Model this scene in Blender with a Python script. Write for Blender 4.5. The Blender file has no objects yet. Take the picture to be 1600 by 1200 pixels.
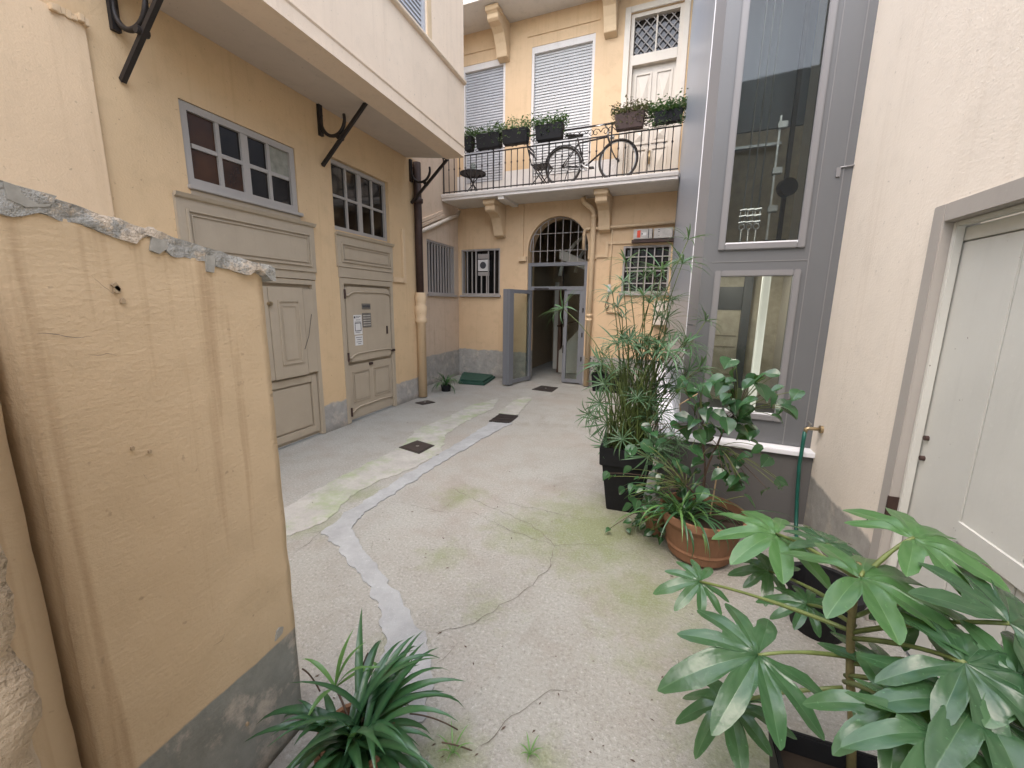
import bpy, bmesh, math, random
from mathutils import Vector, Matrix, noise
R = math.radians
random.seed(7)
scene = bpy.context.scene

# ------------------------------------------------------------------ camera, sky, sun, exposure
FPX, PITCH, ROLL, AZ, CAMH = 654.93, R(10.798), R(.776), R(-18.396), 1.65
ORIG = Vector((0, 0, CAMH))
def ray(x, y):
    a, b = (x-800)/FPX, (y-600)/FPX
    c, s = math.cos(ROLL), math.sin(ROLL)
    r = a*c+b*s; up = -(-a*s+b*c)
    c, s = math.cos(PITCH), math.sin(PITCH)
    f = c+up*s; u = -s+up*c
    c, s = math.cos(AZ), math.sin(AZ)
    return Vector((r*c+f*s, -r*s+f*c, u))
cd = bpy.data.cameras.new('camera'); cam = bpy.data.objects.new('camera', cd)
scene.collection.objects.link(cam); scene.camera = cam
fw = ray(800, 600).normalized(); rt = (ray(1455, 600)-ray(800, 600)).normalized(); upv = rt.cross(fw)
cam.matrix_world = Matrix(((rt.x, upv.x, -fw.x, 0), (rt.y, upv.y, -fw.y, 0), (rt.z, upv.z, -fw.z, CAMH), (0, 0, 0, 1)))
cd.sensor_fit = 'HORIZONTAL'; cd.sensor_width = 36; cd.lens = 36*FPX/1600; cd.clip_start = .02; cd.clip_end = 400
SUN_EL, SUN_AZ = R(60), R(198)      # azimuth clockwise from +Y
w = bpy.data.worlds.new('World'); scene.world = w; w.use_nodes = True
nt = w.node_tree; sky = nt.nodes.new('ShaderNodeTexSky'); sky.sky_type = 'NISHITA'; sky.sun_disc = False
sky.sun_elevation = SUN_EL; sky.sun_rotation = SUN_AZ; sky.air_density = 1.; sky.dust_density = 2.5; sky.ozone_density = .6
bg = nt.nodes['Background']; bg.inputs['Strength'].default_value = .15
nt.links.new(sky.outputs[0], bg.inputs['Color'])
sl = bpy.data.lights.new('sun', 'SUN'); sl.energy = 1.5; sl.angle = R(120); sl.color = (1, .985, .96)
so = bpy.data.objects.new('sun', sl); scene.collection.objects.link(so)
sd = Vector((math.sin(SUN_AZ)*math.cos(SUN_EL), math.cos(SUN_AZ)*math.cos(SUN_EL), math.sin(SUN_EL)))
so.rotation_euler = sd.to_track_quat('Z', 'Y').to_euler(); so.location = (0, 0, 20)
scene.view_settings.view_transform = 'Standard'; scene.view_settings.look = 'None'
scene.view_settings.gamma = 1; scene.view_settings.exposure = 1.92

# ------------------------------------------------------------------ pixel -> place helpers
def gp(x, y, z=0.):
    d = ray(x, y); return ORIG+d*((z-CAMH)/d.z)
def onx(x, y, X):
    d = ray(x, y); return ORIG+d*(X/d.x)
def onplane(x, y, p, n):
    d = ray(x, y); return ORIG+d*((p-ORIG).dot(n)/d.dot(n))
def atr(x, y, r):                                   # at horizontal range r
    d = ray(x, y); return ORIG+d*(r/math.hypot(d.x, d.y))

# ------------------------------------------------------------------ mesh helpers
class Frame:
    def __init__(s, o, u, n): s.o = Vector(o); s.u = Vector(u).normalized(); s.n = Vector(n).normalized()
    def p(s, u, z, d=0.): return s.o+s.u*u+Vector((0, 0, z))+s.n*d
    def px(s, x, y, d=0.):
        p = onplane(x, y, s.o+s.n*d, s.n); q = p-s.o; return q.dot(s.u), q.z
class MB:
    def __init__(s): s.v = []; s.f = []; s.at = None
    def add(s, vs, fs):
        b = len(s.v); s.v += [Vector(v) for v in vs]; s.f += [tuple(b+i for i in f) for f in fs]; return s
    def hexa(s, p): return s.add(p, [(0, 1, 2, 3), (7, 6, 5, 4), (0, 4, 5, 1), (1, 5, 6, 2), (2, 6, 7, 3), (3, 7, 4, 0)])
    def box(s, x0, x1, y0, y1, z0, z1):
        return s.hexa([(x0, y0, z0), (x1, y0, z0), (x1, y1, z0), (x0, y1, z0), (x0, y0, z1), (x1, y0, z1), (x1, y1, z1), (x0, y1, z1)])
    def fbox(s, F, u0, u1, z0, z1, d0, d1):
        return s.hexa([F.p(u0, z0, d0), F.p(u1, z0, d0), F.p(u1, z0, d1), F.p(u0, z0, d1), F.p(u0, z1, d0), F.p(u1, z1, d0), F.p(u1, z1, d1), F.p(u0, z1, d1)])
    def tube(s, pts, r, n=8, closed=False, cap=True):
        pts = [Vector(p) for p in pts]; m = len(pts)
        rr = r if isinstance(r, (list, tuple)) else [r]*m
        b = len(s.v); ref = None
        for i, p in enumerate(pts):
            if closed: t = pts[(i+1) % m]-pts[i-1]
            else: t = pts[min(i+1, m-1)]-pts[max(i-1, 0)]
            t = t.normalized() if t.length > 1e-9 else Vector((0, 0, 1))
            if ref is None: ref = t.orthogonal().normalized()
            a = (ref-t*ref.dot(t))
            a = a.normalized() if a.length > 1e-6 else t.orthogonal().normalized()
            ref = a; c = t.cross(a)
            for k in range(n):
                g = 2*math.pi*k/n+math.pi/n; s.v.append(p+(a*math.cos(g)+c*math.sin(g))*rr[i])
        for i in range(m if closed else m-1):
            j = (i+1) % m
            for k in range(n):
                l = (k+1) % n; s.f.append((b+i*n+k, b+i*n+l, b+j*n+l, b+j*n+k))
        if cap and not closed:
            s.f.append(tuple(b+k for k in range(n))); s.f.append(tuple(b+(m-1)*n+k for k in range(n)))
        return s
    def lathe(s, c, prof, n=24):
        c = Vector(c); b = len(s.v)
        for r, z in prof:
            for k in range(n):
                g = 2*math.pi*k/n; s.v.append(c+Vector((r*math.cos(g), r*math.sin(g), z)))
        for i in range(len(prof)-1):
            for k in range(n):
                l = (k+1) % n; s.f.append((b+i*n+k, b+i*n+l, b+(i+1)*n+l, b+(i+1)*n+k))
        return s
    def prism(s, A, B):
        n = len(A); b = len(s.v); s.v += [Vector(v) for v in A]+[Vector(v) for v in B]
        s.f.append(tuple(b+i for i in range(n))); s.f.append(tuple(b+n+i for i in reversed(range(n))))
        for i in range(n):
            j = (i+1) % n; s.f.append((b+i, b+j, b+n+j, b+n+i))
        return s
    def mesh(s, name, mat=None, smooth=False, bevel=0, fixn=True):
        me = bpy.data.meshes.new(name); me.from_pydata([tuple(v) for v in s.v], [], s.f)
        if fixn or bevel:
            bm = bmesh.new(); bm.from_mesh(me)
            if fixn: bmesh.ops.recalc_face_normals(bm, faces=bm.faces)
            if bevel:
                ed = [e for e in bm.edges if len(e.link_faces) == 2 and e.calc_face_angle(0) > .6]
                bmesh.ops.bevel(bm, geom=ed, offset=bevel, segments=2, affect='EDGES', clamp_overlap=True)
            bm.to_mesh(me); bm.free()
        if s.at:
            a = me.attributes.new('vein', 'FLOAT', 'POINT'); a.data.foreach_set('value', s.at)
        if smooth: me.polygons.foreach_set('use_smooth', [True]*len(me.polygons))
        if mat: me.materials.append(mat)
        return me
WM = {}
def link(o, parent=None, M=None):
    M = M or Matrix.Identity(4); scene.collection.objects.link(o)
    if parent is not None:
        o.parent = parent; o.matrix_parent_inverse = WM[parent.name].inverted()
    o.matrix_basis = M; WM[o.name] = M; return o
def part(name, mb, mat, parent, smooth=False, bevel=0, loc=None, M=None, fixn=True):
    me = mb.mesh(name, mat, smooth, bevel, fixn) if isinstance(mb, MB) else mb
    o = bpy.data.objects.new(name, me)
    return link(o, parent, M if M is not None else (Matrix.Translation(loc) if loc is not None else None))
def tag(o, label=None, cat=None, group=None, kind=None):
    if label: o['label'] = label
    if cat: o['category'] = cat
    if group: o['group'] = group
    if kind: o['kind'] = kind
    return o
def thing(name, label, cat, loc, group=None):
    o = bpy.data.objects.new(name, None); o['kind'] = 'thing'; o.empty_display_size = .1
    link(o, None, Matrix.Translation(Vector(loc))); return tag(o, label, cat, group)
def wall(F, u0, u1, z0, z1, holes, th):
    """closed slab from d=0 to d=-th with rectangular holes (u0,u1,z0,z1)"""
    mb = MB(); us = sorted({u0, u1, *[h[0] for h in holes], *[h[1] for h in holes]}); zs = sorted({z0, z1, *[h[2] for h in holes], *[h[3] for h in holes]})
    us = [u for u in us if u0 <= u <= u1]; zs = [z for z in zs if z0 <= z <= z1]
    solid = lambda i, j: 0 <= i < len(us)-1 and 0 <= j < len(zs)-1 and not any(h[0]-1e-6 <= us[i] and us[i+1] <= h[1]+1e-6 and h[2]-1e-6 <= zs[j] and zs[j+1] <= h[3]+1e-6 for h in holes)
    idx = {}
    def V(i, j, k):
        if (i, j, k) not in idx: idx[(i, j, k)] = len(mb.v); mb.v.append(F.p(us[i], zs[j], -th*k))
        return idx[(i, j, k)]
    for i in range(len(us)-1):
        for j in range(len(zs)-1):
            if not solid(i, j): continue
            mb.f.append((V(i, j, 0), V(i+1, j, 0), V(i+1, j+1, 0), V(i, j+1, 0)))
            mb.f.append((V(i, j, 1), V(i, j+1, 1), V(i+1, j+1, 1), V(i+1, j, 1)))
            if not solid(i-1, j): mb.f.append((V(i, j, 0), V(i, j+1, 0), V(i, j+1, 1), V(i, j, 1)))
            if not solid(i+1, j): mb.f.append((V(i+1, j, 0), V(i+1, j, 1), V(i+1, j+1, 1), V(i+1, j+1, 0)))
            if not solid(i, j-1): mb.f.append((V(i, j, 0), V(i, j, 1), V(i+1, j, 1), V(i+1, j, 0)))
            if not solid(i, j+1): mb.f.append((V(i, j+1, 0), V(i+1, j+1, 0), V(i+1, j+1, 1), V(i, j+1, 1)))
    return mb
def frame_ring(mb, F, u0, u1, z0, z1, w_, d0, d1):
    mb.fbox(F, u0, u0+w_, z0, z1, d0, d1).fbox(F, u1-w_, u1, z0, z1, d0, d1)
    mb.fbox(F, u0+w_, u1-w_, z0, z0+w_, d0, d1).fbox(F, u0+w_, u1-w_, z1-w_, z1, d0, d1); return mb

# ------------------------------------------------------------------ materials
def newmat(name):
    m = bpy.data.materials.new(name); m.use_nodes = True; return m, m.node_tree, m.node_tree.nodes['Principled BSDF']
def nd(t, ty, **k):
    n = t.nodes.new(ty)
    for a, b in k.items(): setattr(n, a, b)
    return n
def setin(t, n, key, v):
    if isinstance(v, bpy.types.NodeSocket): t.links.new(v, n.inputs[key])
    else: n.inputs[key].default_value = v
def mapping(t, scale=(1, 1, 1), loc=(0, 0, 0)):
    g = nd(t, 'ShaderNodeNewGeometry'); m = nd(t, 'ShaderNodeMapping'); t.links.new(g.outputs['Position'], m.inputs[0])
    m.inputs['Scale'].default_value = scale; m.inputs['Location'].default_value = loc; return m.outputs[0]
def noi(t, vec, sc, det=4, rough=.55, dist=0):
    n = nd(t, 'ShaderNodeTexNoise'); t.links.new(vec, n.inputs['Vector']); n.inputs['Scale'].default_value = sc
    n.inputs['Detail'].default_value = det; n.inputs['Roughness'].default_value = rough; n.inputs['Distortion'].default_value = dist
    return n.outputs[0]
def ramp(t, v, a, b, c0=0., c1=1.):
    n = nd(t, 'ShaderNodeMapRange'); n.clamp = True
    t.links.new(v, n.inputs[0])
    for i, x in enumerate((a, b, c0, c1)): n.inputs[i+1].default_value = x
    return n.outputs[0]
def math_(t, op, a, b=0.):
    n = nd(t, 'ShaderNodeMath', operation=op); setin(t, n, 0, a); setin(t, n, 1, b); return n.outputs[0]
def mix(t, f, a, b, mode='MIX'):
    n = nd(t, 'ShaderNodeMix', data_type='RGBA', blend_type=mode)
    setin(t, n, 0, f)
    for k, v in ((6, a), (7, b)):
        if isinstance(v, tuple) and len(v) == 3: v = (*v, 1)
        setin(t, n, k, v)
    return n.outputs[2]
def bump(t, b, h, st, dist=.01, prev=None):
    n = nd(t, 'ShaderNodeBump'); n.inputs['Strength'].default_value = st; n.inputs['Distance'].default_value = dist
    t.links.new(h, n.inputs['Height'])
    if prev: t.links.new(prev, n.inputs['Normal'])
    t.links.new(n.outputs[0], b.inputs['Normal']); return n.outputs[0]
def zpos(t):
    g = nd(t, 'ShaderNodeNewGeometry'); s = nd(t, 'ShaderNodeSeparateXYZ'); t.links.new(g.outputs['Position'], s.inputs[0]); return s.outputs

def plaster(name, base, dado=None, dcol=(.27, .255, .23), worn=.35, streak=.3, bs=.35, sc=1., dado_soft=.012):
    m, t, b = newmat(name)
    v = mapping(t); big = noi(t, v, 1.3*sc, 5, .6); mid = noi(t, v, 6*sc, 5, .6); fine = noi(t, v, 70*sc, 4, .6)
    dark = tuple(c*.74 for c in base); light = tuple(min(1, c*1.08) for c in base)
    col = mix(t, ramp(t, big, .35, .7), light, base)
    col = mix(t, ramp(t, mid, .52, .75, 0, worn), col, dark)
    vs = mapping(t, (9, 9, .35)); st = noi(t, vs, 1.6, 4, .6)
    col = mix(t, ramp(t, st, .55, .75, 0, streak), col, tuple(c*f for c, f in zip(base, (.68, .62, .56))))
    spots = noi(t, v, 34, 2, .5); col = mix(t, ramp(t, spots, .70, .76, 0, .5), col, tuple(c*.5 for c in base))
    if dado is not None:
        z = zpos(t)[2]; e = math_(t, 'ADD', z, math_(t, 'MULTIPLY', math_(t, 'SUBTRACT', mid, .5), dado_soft*8))
        k = ramp(t, e, dado-dado_soft, dado+dado_soft, 1, 0)
        dc = mix(t, ramp(t, noi(t, v, 9, 5, .7), .3, .75), dcol, tuple(c*1.5 for c in dcol))
        wear = ramp(t, noi(t, v, 5, 6, .7), .53, .64, 0, .7)
        dc = mix(t, wear, dc, (.5, .43, .36))
        # damp soil line right at the foot
        dc = mix(t, ramp(t, e, 0., .10, .5, 0), dc, (.12, .10, .075))
        col = mix(t, k, col, dc)
    t.links.new(col, b.inputs['Base Color']); b.inputs['Roughness'].default_value = .9
    b.inputs['Specular IOR Level'].default_value = .2
    vt = mapping(t, (11, 11, 46)); tr = noi(t, vt, 2.2, 4, .6)
    h = math_(t, 'ADD', math_(t, 'MULTIPLY', fine, .6), math_(t, 'ADD', math_(t, 'MULTIPLY', tr, .42), math_(t, 'MULTIPLY', mid, .9)))
    bump(t, b, h, bs, .012); return m
def paint(name, base, rough=.5, wear=.25, bs=.08, spec=.4, chips=None):
    m, t, b = newmat(name); v = mapping(t)
    n1 = noi(t, v, 3, 5, .6); n2 = noi(t, v, 40, 3, .6)
    col = mix(t, ramp(t, n1, .4, .75, 0, wear), base, tuple(c*.7 for c in base))
    col = mix(t, ramp(t, n2, .62, .8, 0, wear), col, tuple(min(1, c*1.25) for c in base))
    gs = noi(t, mapping(t, (7, 7, .5)), 2, 3, .6); col = mix(t, ramp(t, gs, .55, .75, 0, wear*.8), col, tuple(c*.72 for c in base))
    if chips:
        ch = noi(t, v, 16, 5, .65); col = mix(t, ramp(t, ch, .70, .72, 0, .85), col, chips)
    t.links.new(col, b.inputs['Base Color']); b.inputs['Roughness'].default_value = rough; b.inputs['Specular IOR Level'].default_value = spec
    bump(t, b, math_(t, 'ADD', n2, n1), bs, .01); return m
def plain(name, base, rough=.6, metal=0., spec=.4, var=.2, sc=12):
    m, t, b = newmat(name); v = mapping(t); n = noi(t, v, sc, 4, .6)
    t.links.new(mix(t, ramp(t, n, .3, .75), tuple(min(1, c*(1+var)) for c in base), tuple(c*(1-var) for c in base)), b.inputs['Base Color'])
    b.inputs['Roughness'].default_value = rough; b.inputs['Metallic'].default_value = metal; b.inputs['Specular IOR Level'].default_value = spec
    return m
def leafmat(name, c0, c1, vein, rough=.32, trans=.18, sc=7):
    m, t, b = newmat(name); v = mapping(t); oi = nd(t, 'ShaderNodeObjectInfo')
    n = noi(t, v, sc, 4, .6)
    f = math_(t, 'ADD', math_(t, 'MULTIPLY', oi.outputs['Random'], .75), math_(t, 'MULTIPLY', ramp(t, n, .3, .7), .35))
    col = mix(t, f, c0, c1)
    a = nd(t, 'ShaderNodeAttribute', attribute_name='vein')
    col = mix(t, math_(t, 'MULTIPLY', a.outputs['Fac'], .75), col, vein)
    sp = noi(t, v, 120, 2, .5); col = mix(t, ramp(t, sp, .68, .75, 0, .45), col, tuple(min(1, c*2.2) for c in c1))
    t.links.new(col, b.inputs['Base Color']); b.inputs['Roughness'].default_value = rough; b.inputs['Specular IOR Level'].default_value = .5
    bump(t, b, noi(t, v, 45, 3, .5), .12, .01)
    tr = nd(t, 'ShaderNodeBsdfTranslucent'); t.links.new(mix(t, .5, col, (.25, .45, .05)), tr.inputs['Color'])
    ms = nd(t, 'ShaderNodeMixShader'); ms.inputs[0].default_value = trans
    t.links.new(b.outputs[0], ms.inputs[1]); t.links.new(tr.outputs[0], ms.inputs[2])
    t.links.new(ms.outputs[0], t.nodes['Material Output'].inputs['Surface']); return m
def glass(name, tint=(.85, .88, .86), rough=.02, refl=1.):
    m, t, b = newmat(name); t.nodes.remove(b)
    tr = nd(t, 'ShaderNodeBsdfTransparent'); tr.inputs[0].default_value = (*tint, 1)
    gl = nd(t, 'ShaderNodeBsdfGlossy'); gl.inputs['Roughness'].default_value = rough; gl.inputs[0].default_value = (refl, refl, refl, 1)
    fr = nd(t, 'ShaderNodeLayerWeight'); fr.inputs[0].default_value = .5
    ms = nd(t, 'ShaderNodeMixShader'); t.links.new(math_(t, 'ADD', math_(t, 'MULTIPLY', math_(t, 'POWER', fr.outputs['Facing'], 4.), .7), .022), ms.inputs[0])
    t.links.new(tr.outputs[0], ms.inputs[1]); t.links.new(gl.outputs[0], ms.inputs[2])
    t.links.new(ms.outputs[0], t.nodes['Material Output'].inputs['Surface']); return m
def darkpane(name, base, rough=.06):
    m, t, b = newmat(name); v = mapping(t); n = noi(t, v, 3, 3, .6)
    t.links.new(mix(t, ramp(t, n, .35, .7), base, tuple(c*.45 for c in base)), b.inputs['Base Color'])
    b.inputs['Roughness'].default_value = rough; b.inputs['Specular IOR Level'].default_value = .5
    bump(t, b, noi(t, v, 2.5, 2), .03, .02); return m

CREAM = (.60, .445, .275)
M = {}
M['wall_left'] = plaster('plaster_left', (.57, .41, .24), .36, worn=.3, streak=.25)
M['wall_over'] = plaster('plaster_overhang', (.69, .55, .41), None, worn=.2, streak=.2, bs=.3)
M['wall_back'] = plaster('plaster_back', (.58, .415, .255), .62, worn=.35, streak=.3)
M['wall_side'] = plaster('plaster_side', (.55, .43, .32), .60, worn=.45, streak=.35)
M['wall_right'] = plaster('plaster_right', (.70, .625, .53), .40, worn=.2, streak=.2, bs=.2)
M['wall_low'] = plaster('plaster_low', (.51, .385, .245), .44, (.18, .18, .16), worn=.3, streak=.9, bs=.26, dado_soft=.004)
M['trim'] = plaster('plaster_trim', (.58, .43, .27), None, worn=.3, streak=.2, bs=.2)
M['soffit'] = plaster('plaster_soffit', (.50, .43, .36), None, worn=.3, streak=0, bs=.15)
M['balc_soffit'] = plaster('plaster_balcony', (.62, .58, .52), None, worn=.4, streak=.1, bs=.15)
M['white_base'] = plaster('white_plaster', (.60, .56, .52), None, worn=.3, streak=.2, bs=.15)
M['greige'] = paint('greige_paint', (.405, .335, .245), .5, .3)
M['greige_light'] = paint('pale_greige_paint', (.55, .54, .49), .5, .25, chips=(.12, .09, .06))
M['lilac_frame'] = paint('lilac_grey_paint', (.37, .34, .305), .5, .25)
M['cream_paint'] = paint('cream_paint', (.60, .53, .44), .5, .3)
M['lift_grey'] = paint('lift_grey_paint', (.115, .118, .122), .36, .18, .05, .5)
M['lift_trim'] = paint('lift_trim_paint', (.185, .18, .182), .35, .15, .04, .5)
M['lift_sky_blue'] = paint('lift_side_sky_tint', (.29, .32, .365), .33, .15, .04, .5)  # sky reflected on the side cladding is put into this bluish base
M['plinth'] = paint('plinth_grey_paint', (.105, .10, .097), .6, .3)
M['sill_white'] = paint('white_sill_paint', (.72, .72, .74), .45, .25)
M['alu'] = paint('grey_aluminium', (.165, .168, .178), .35, .12, .02, .5)
M['grille'] = paint('grille_paint', (.34, .31, .285), .5, .35)
M['iron'] = plain('black_iron', (.025, .02, .018), .55, .2)
M['rust_iron'] = plain('dark_brown_iron', (.05, .028, .022), .6, .2)
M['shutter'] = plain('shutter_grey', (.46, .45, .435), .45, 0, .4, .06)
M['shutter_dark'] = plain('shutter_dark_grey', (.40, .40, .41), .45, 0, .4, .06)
M['dark'] = plain('dark_interior', (.02, .017, .014), .9)
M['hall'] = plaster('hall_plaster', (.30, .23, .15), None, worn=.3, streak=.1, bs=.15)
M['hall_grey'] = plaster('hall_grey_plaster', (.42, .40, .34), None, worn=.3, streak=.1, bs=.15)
M['wood'] = plain('dark_wood', (.07, .035, .018), .5)
M['glass'] = glass('clear_glass'); M['lift_glass'] = glass('lift_glass', (.80, .82, .80))
M['pane_brown'] = darkpane('brown_backed_pane', (.065, .026, .010)); M['pane_dark'] = darkpane('dark_pane', (.012, .009, .007))
M['pane_grey'] = plain('papered_pane', (.24, .235, .19), .5, var=.3); M['pane_black'] = darkpane('black_pane', (.008, .007, .007), .15)
M['black_plastic'] = plain('black_plastic', (.010, .010, .011), .6, 0, .2)
M['terracotta'] = plaster('terracotta', (.20, .105, .06), None, worn=.5, streak=.35, bs=.2)
M['soil'] = plain('soil', (.03, .02, .013), .95)
M['steel'] = plain('worn_steel', (.45, .44, .42), .35, .9)
M['brass'] = plain('dull_brass', (.35, .27, .16), .4, .8)
M['white'] = plain('white_sheet', (.62, .60, .57), .6, var=.05)
M['ink'] = plain('dark_print', (.05, .05, .055), .6)
M['plaque'] = plain('grey_plaque', (.16, .15, .13), .4, .3)
M['red'] = plain('red_label', (.62, .06, .02), .5)
M['meter'] = plain('meter_box_grey', (.42, .39, .35), .5)
M['rubber'] = plain('tyre_rubber', (.045, .036, .03), .7)
M['hose'] = plain('green_hose', (.008, .075, .055), .4)
M['green_mat'] = plain('green_mat', (.02, .06, .04), .8)
M['cast'] = plain('cast_iron', (.05, .04, .035), .6, .4)
M['bark'] = plain('green_bark', (.13, .11, .045), .7, sc=60)
M['stalk'] = plain('green_stalk', (.12, .15, .045), .5, sc=30)
M['papyrus_stalk'] = plain('papyrus_stalk', (.08, .11, .03), .5, sc=20)
M['twig'] = plain('brown_twig', (.07, .045, .03), .8)
M['drytwig'] = plain('dry_runner', (.33, .24, .14), .8)
M['fatsia'] = leafmat('fatsia_leaf', (.018, .050, .024), (.044, .108, .042), (.10, .18, .09), .26)
M['fatsia_new'] = leafmat('young_fatsia_leaf', (.042, .105, .035), (.06, .15, .045), (.16, .27, .12), .3, .25)
M['strap'] = leafmat('strap_leaf', (.010, .036, .020), (.026, .080, .034), (.05, .13, .05), .28)
M['strap_new'] = leafmat('young_strap_leaf', (.08, .18, .05), (.12, .25, .07), (.1, .2, .06), .35, .25)
M['vine'] = leafmat('vine_leaf', (.013, .042, .019), (.036, .10, .038), (.10, .20, .08), .25)
M['papyrus'] = leafmat('papyrus_blade', (.04, .09, .042), (.085, .165, .085), (.06, .13, .06), .4)
M['box_leaf'] = leafmat('box_foliage', (.018, .045, .02), (.05, .10, .045), (.07, .15, .06), .4, sc=40)
M['box_purple'] = leafmat('purple_foliage', (.09, .055, .052), (.15, .095, .085), (.15, .1, .1), .5, sc=40)
M['box_pale'] = leafmat('pale_foliage', (.10, .15, .07), (.22, .27, .16), (.2, .25, .15), .5, sc=40)

def ground_mat():
    m, t, b = newmat('courtyard_concrete'); v = mapping(t)
    big = noi(t, v, .55, 6, .62); mid = noi(t, v, 3.2, 6, .65); fine = noi(t, v, 95, 3, .7); grit = noi(t, v, 58, 4, .75)
    col = mix(t, ramp(t, big, .35, .68), (.305, .30, .27), (.275, .26, .225))
    col = mix(t, ramp(t, mid, .45, .72, 0, .6), col, (.23, .21, .18))
    col = mix(t, ramp(t, grit, .54, .70, 0, .65), col, (.46, .45, .415))
    col = mix(t, ramp(t, grit, .34, .46, .6, 0), col, (.16, .15, .13))
    col = mix(t, ramp(t, fine, .66, .74, 0, .9), col, (.55, .53, .50))
    st = ramp(t, noi(t, v, 1.1, 6, .7, .6), .56, .70, 0, .5); col = mix(t, st, col, (.17, .145, .115))
    pinkish = ramp(t, noi(t, v, .8, 4, .6), .5, .62, 0, .25); col = mix(t, pinkish, col, (.32, .27, .23))
    # moss grows in a few damp spots
    g = nd(t, 'ShaderNodeNewGeometry'); mask = None
    for (x, y, r, k) in MOSS:
        c = gp(x, y); d = nd(t, 'ShaderNodeVectorMath', operation='DISTANCE'); t.links.new(g.outputs['Position'], d.inputs[0]); d.inputs[1].default_value = tuple(c)
        q = ramp(t, d.outputs['Value'], 0, r*1.25, k, 0); mask = q if mask is None else math_(t, 'MAXIMUM', mask, q)
    mm = math_(t, 'ADD', mask, math_(t, 'MULTIPLY', math_(t, 'SUBTRACT', noi(t, v, 7, 6, .75), .5), 1.3))
    mm = math_(t, 'MULTIPLY', ramp(t, mm, .22, .85, 0, .68), ramp(t, mask, 0, .12))
    col = mix(t, mm, col, mix(t, ramp(t, fine, .4, .6), (.13, .165, .05), (.20, .225, .10)))
    t.links.new(col, b.inputs['Base Color']); b.inputs['Roughness'].default_value = .93; b.inputs['Specular IOR Level'].default_value = .2
    h = math_(t, 'ADD', math_(t, 'MULTIPLY', grit, 1.), math_(t, 'ADD', math_(t, 'MULTIPLY', fine, .5), math_(t, 'MULTIPLY', mid, 1.4)))
    bump(t, b, h, .75, .012); return m
MOSS = [(480, 815, .35, .8), (560, 770, .3, .7), (620, 1000, .2, .5), (930, 830, .75, 1.), (1010, 930, .5, .8), (830, 830, .45, .8), (720, 775, .3, .75), (1150, 1160, .35, .75), (690, 870, .25, .6), (960, 870, .5, .7), (700, 1180, .2, .8), (850, 1190, .15, .7), (1080, 1000, .35, .6), (760, 950, .25, .5), (1010, 1040, .3, .5)]
M['ground'] = ground_mat()
def patch_mat(name, base, green):
    m, t, b = newmat(name); v = mapping(t); n = noi(t, v, 4, 6, .7); f = noi(t, v, 70, 3, .7)
    col = mix(t, ramp(t, n, .35, .7), base, tuple(c*.72 for c in base)); col = mix(t, ramp(t, f, .6, .75, 0, .6), col, tuple(min(1, c*1.35) for c in base))
    if green: col = mix(t, ramp(t, noi(t, v, 2.3, 6, .75), .46, .64, 0, .6), col, (.20, .27, .11))
    t.links.new(col, b.inputs['Base Color']); b.inputs['Roughness'].default_value = .92; b.inputs['Specular IOR Level'].default_value = .2
    bump(t, b, math_(t, 'ADD', f, n), .5, .01); return m
M['patch_grey'] = patch_mat('grey_mortar', (.325, .33, .325), False); M['patch_pale'] = patch_mat('pale_mortar', (.375, .36, .325), True)

# ------------------------------------------------------------------ ground
gr = tag(part('courtyard_ground', MB().add([(-20, -20, 0), (20, -20, 0), (20, 22, 0), (-20, 22, 0)], [(0, 1, 2, 3)]), M['ground'], None), kind='structure')
def ragged(pix, step=.025, amp=.034, seed=0):
    P = [gp(*q) for q in pix]; out = []
    for i, p in enumerate(P):
        q = P[(i+1) % len(P)]; n = max(1, int((q-p).length/step)); nrm = (q-p).normalized().cross(Vector((0, 0, 1)))
        for k in range(n):
            r = p.lerp(q, k/n); a = noise.noise(r*9+Vector((seed, 0, 0)))+.6*noise.noise(r*28+Vector((0, seed, 0))); out.append(r+nrm*a*amp*(1 if k else .5))
    return out
def sheet(name, pix, mat, z, seed):
    P = ragged(pix, seed=seed); mb = MB(); mb.prism([(p.x, p.y, .0005) for p in P], [(p.x, p.y, z) for p in P])
    me = mb.mesh(name, mat); bm = bmesh.new(); bm.from_mesh(me); bmesh.ops.triangulate(bm, faces=[f for f in bm.faces if len(f.verts) > 4]); bm.to_mesh(me); bm.free()
    return part(name, me, mat, gr)
sheet('mortar_patch', [(440, 796), (520, 752), (580, 722), (624, 700), (650, 672), (700, 652), (735, 634), (780, 622), (768, 640), (722, 662), (696, 680), (688, 708), (650, 730), (590, 752), (545, 778), (510, 815), (452, 838), (440, 838)], M['patch_pale'], .004, 1)
sheet('mortar_patch', [(503, 832), (545, 800), (600, 764), (660, 726), (720, 690), (768, 660), (800, 662), (740, 694), (690, 724), (640, 756), (600, 782), (560, 812), (548, 828), (580, 872), (612, 920), (640, 962), (668, 1000), (676, 1040), (672, 1085), (660, 1130), (560, 1130), (592, 1050), (604, 1000), (590, 950), (566, 905), (536, 868), (520, 850)], M['patch_grey'], .008, 2)
sheet('mortar_patch', [(778, 646), (800, 628), (818, 620), (832, 622), (815, 642), (806, 650)], M['patch_pale'], .006, 3)
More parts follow.
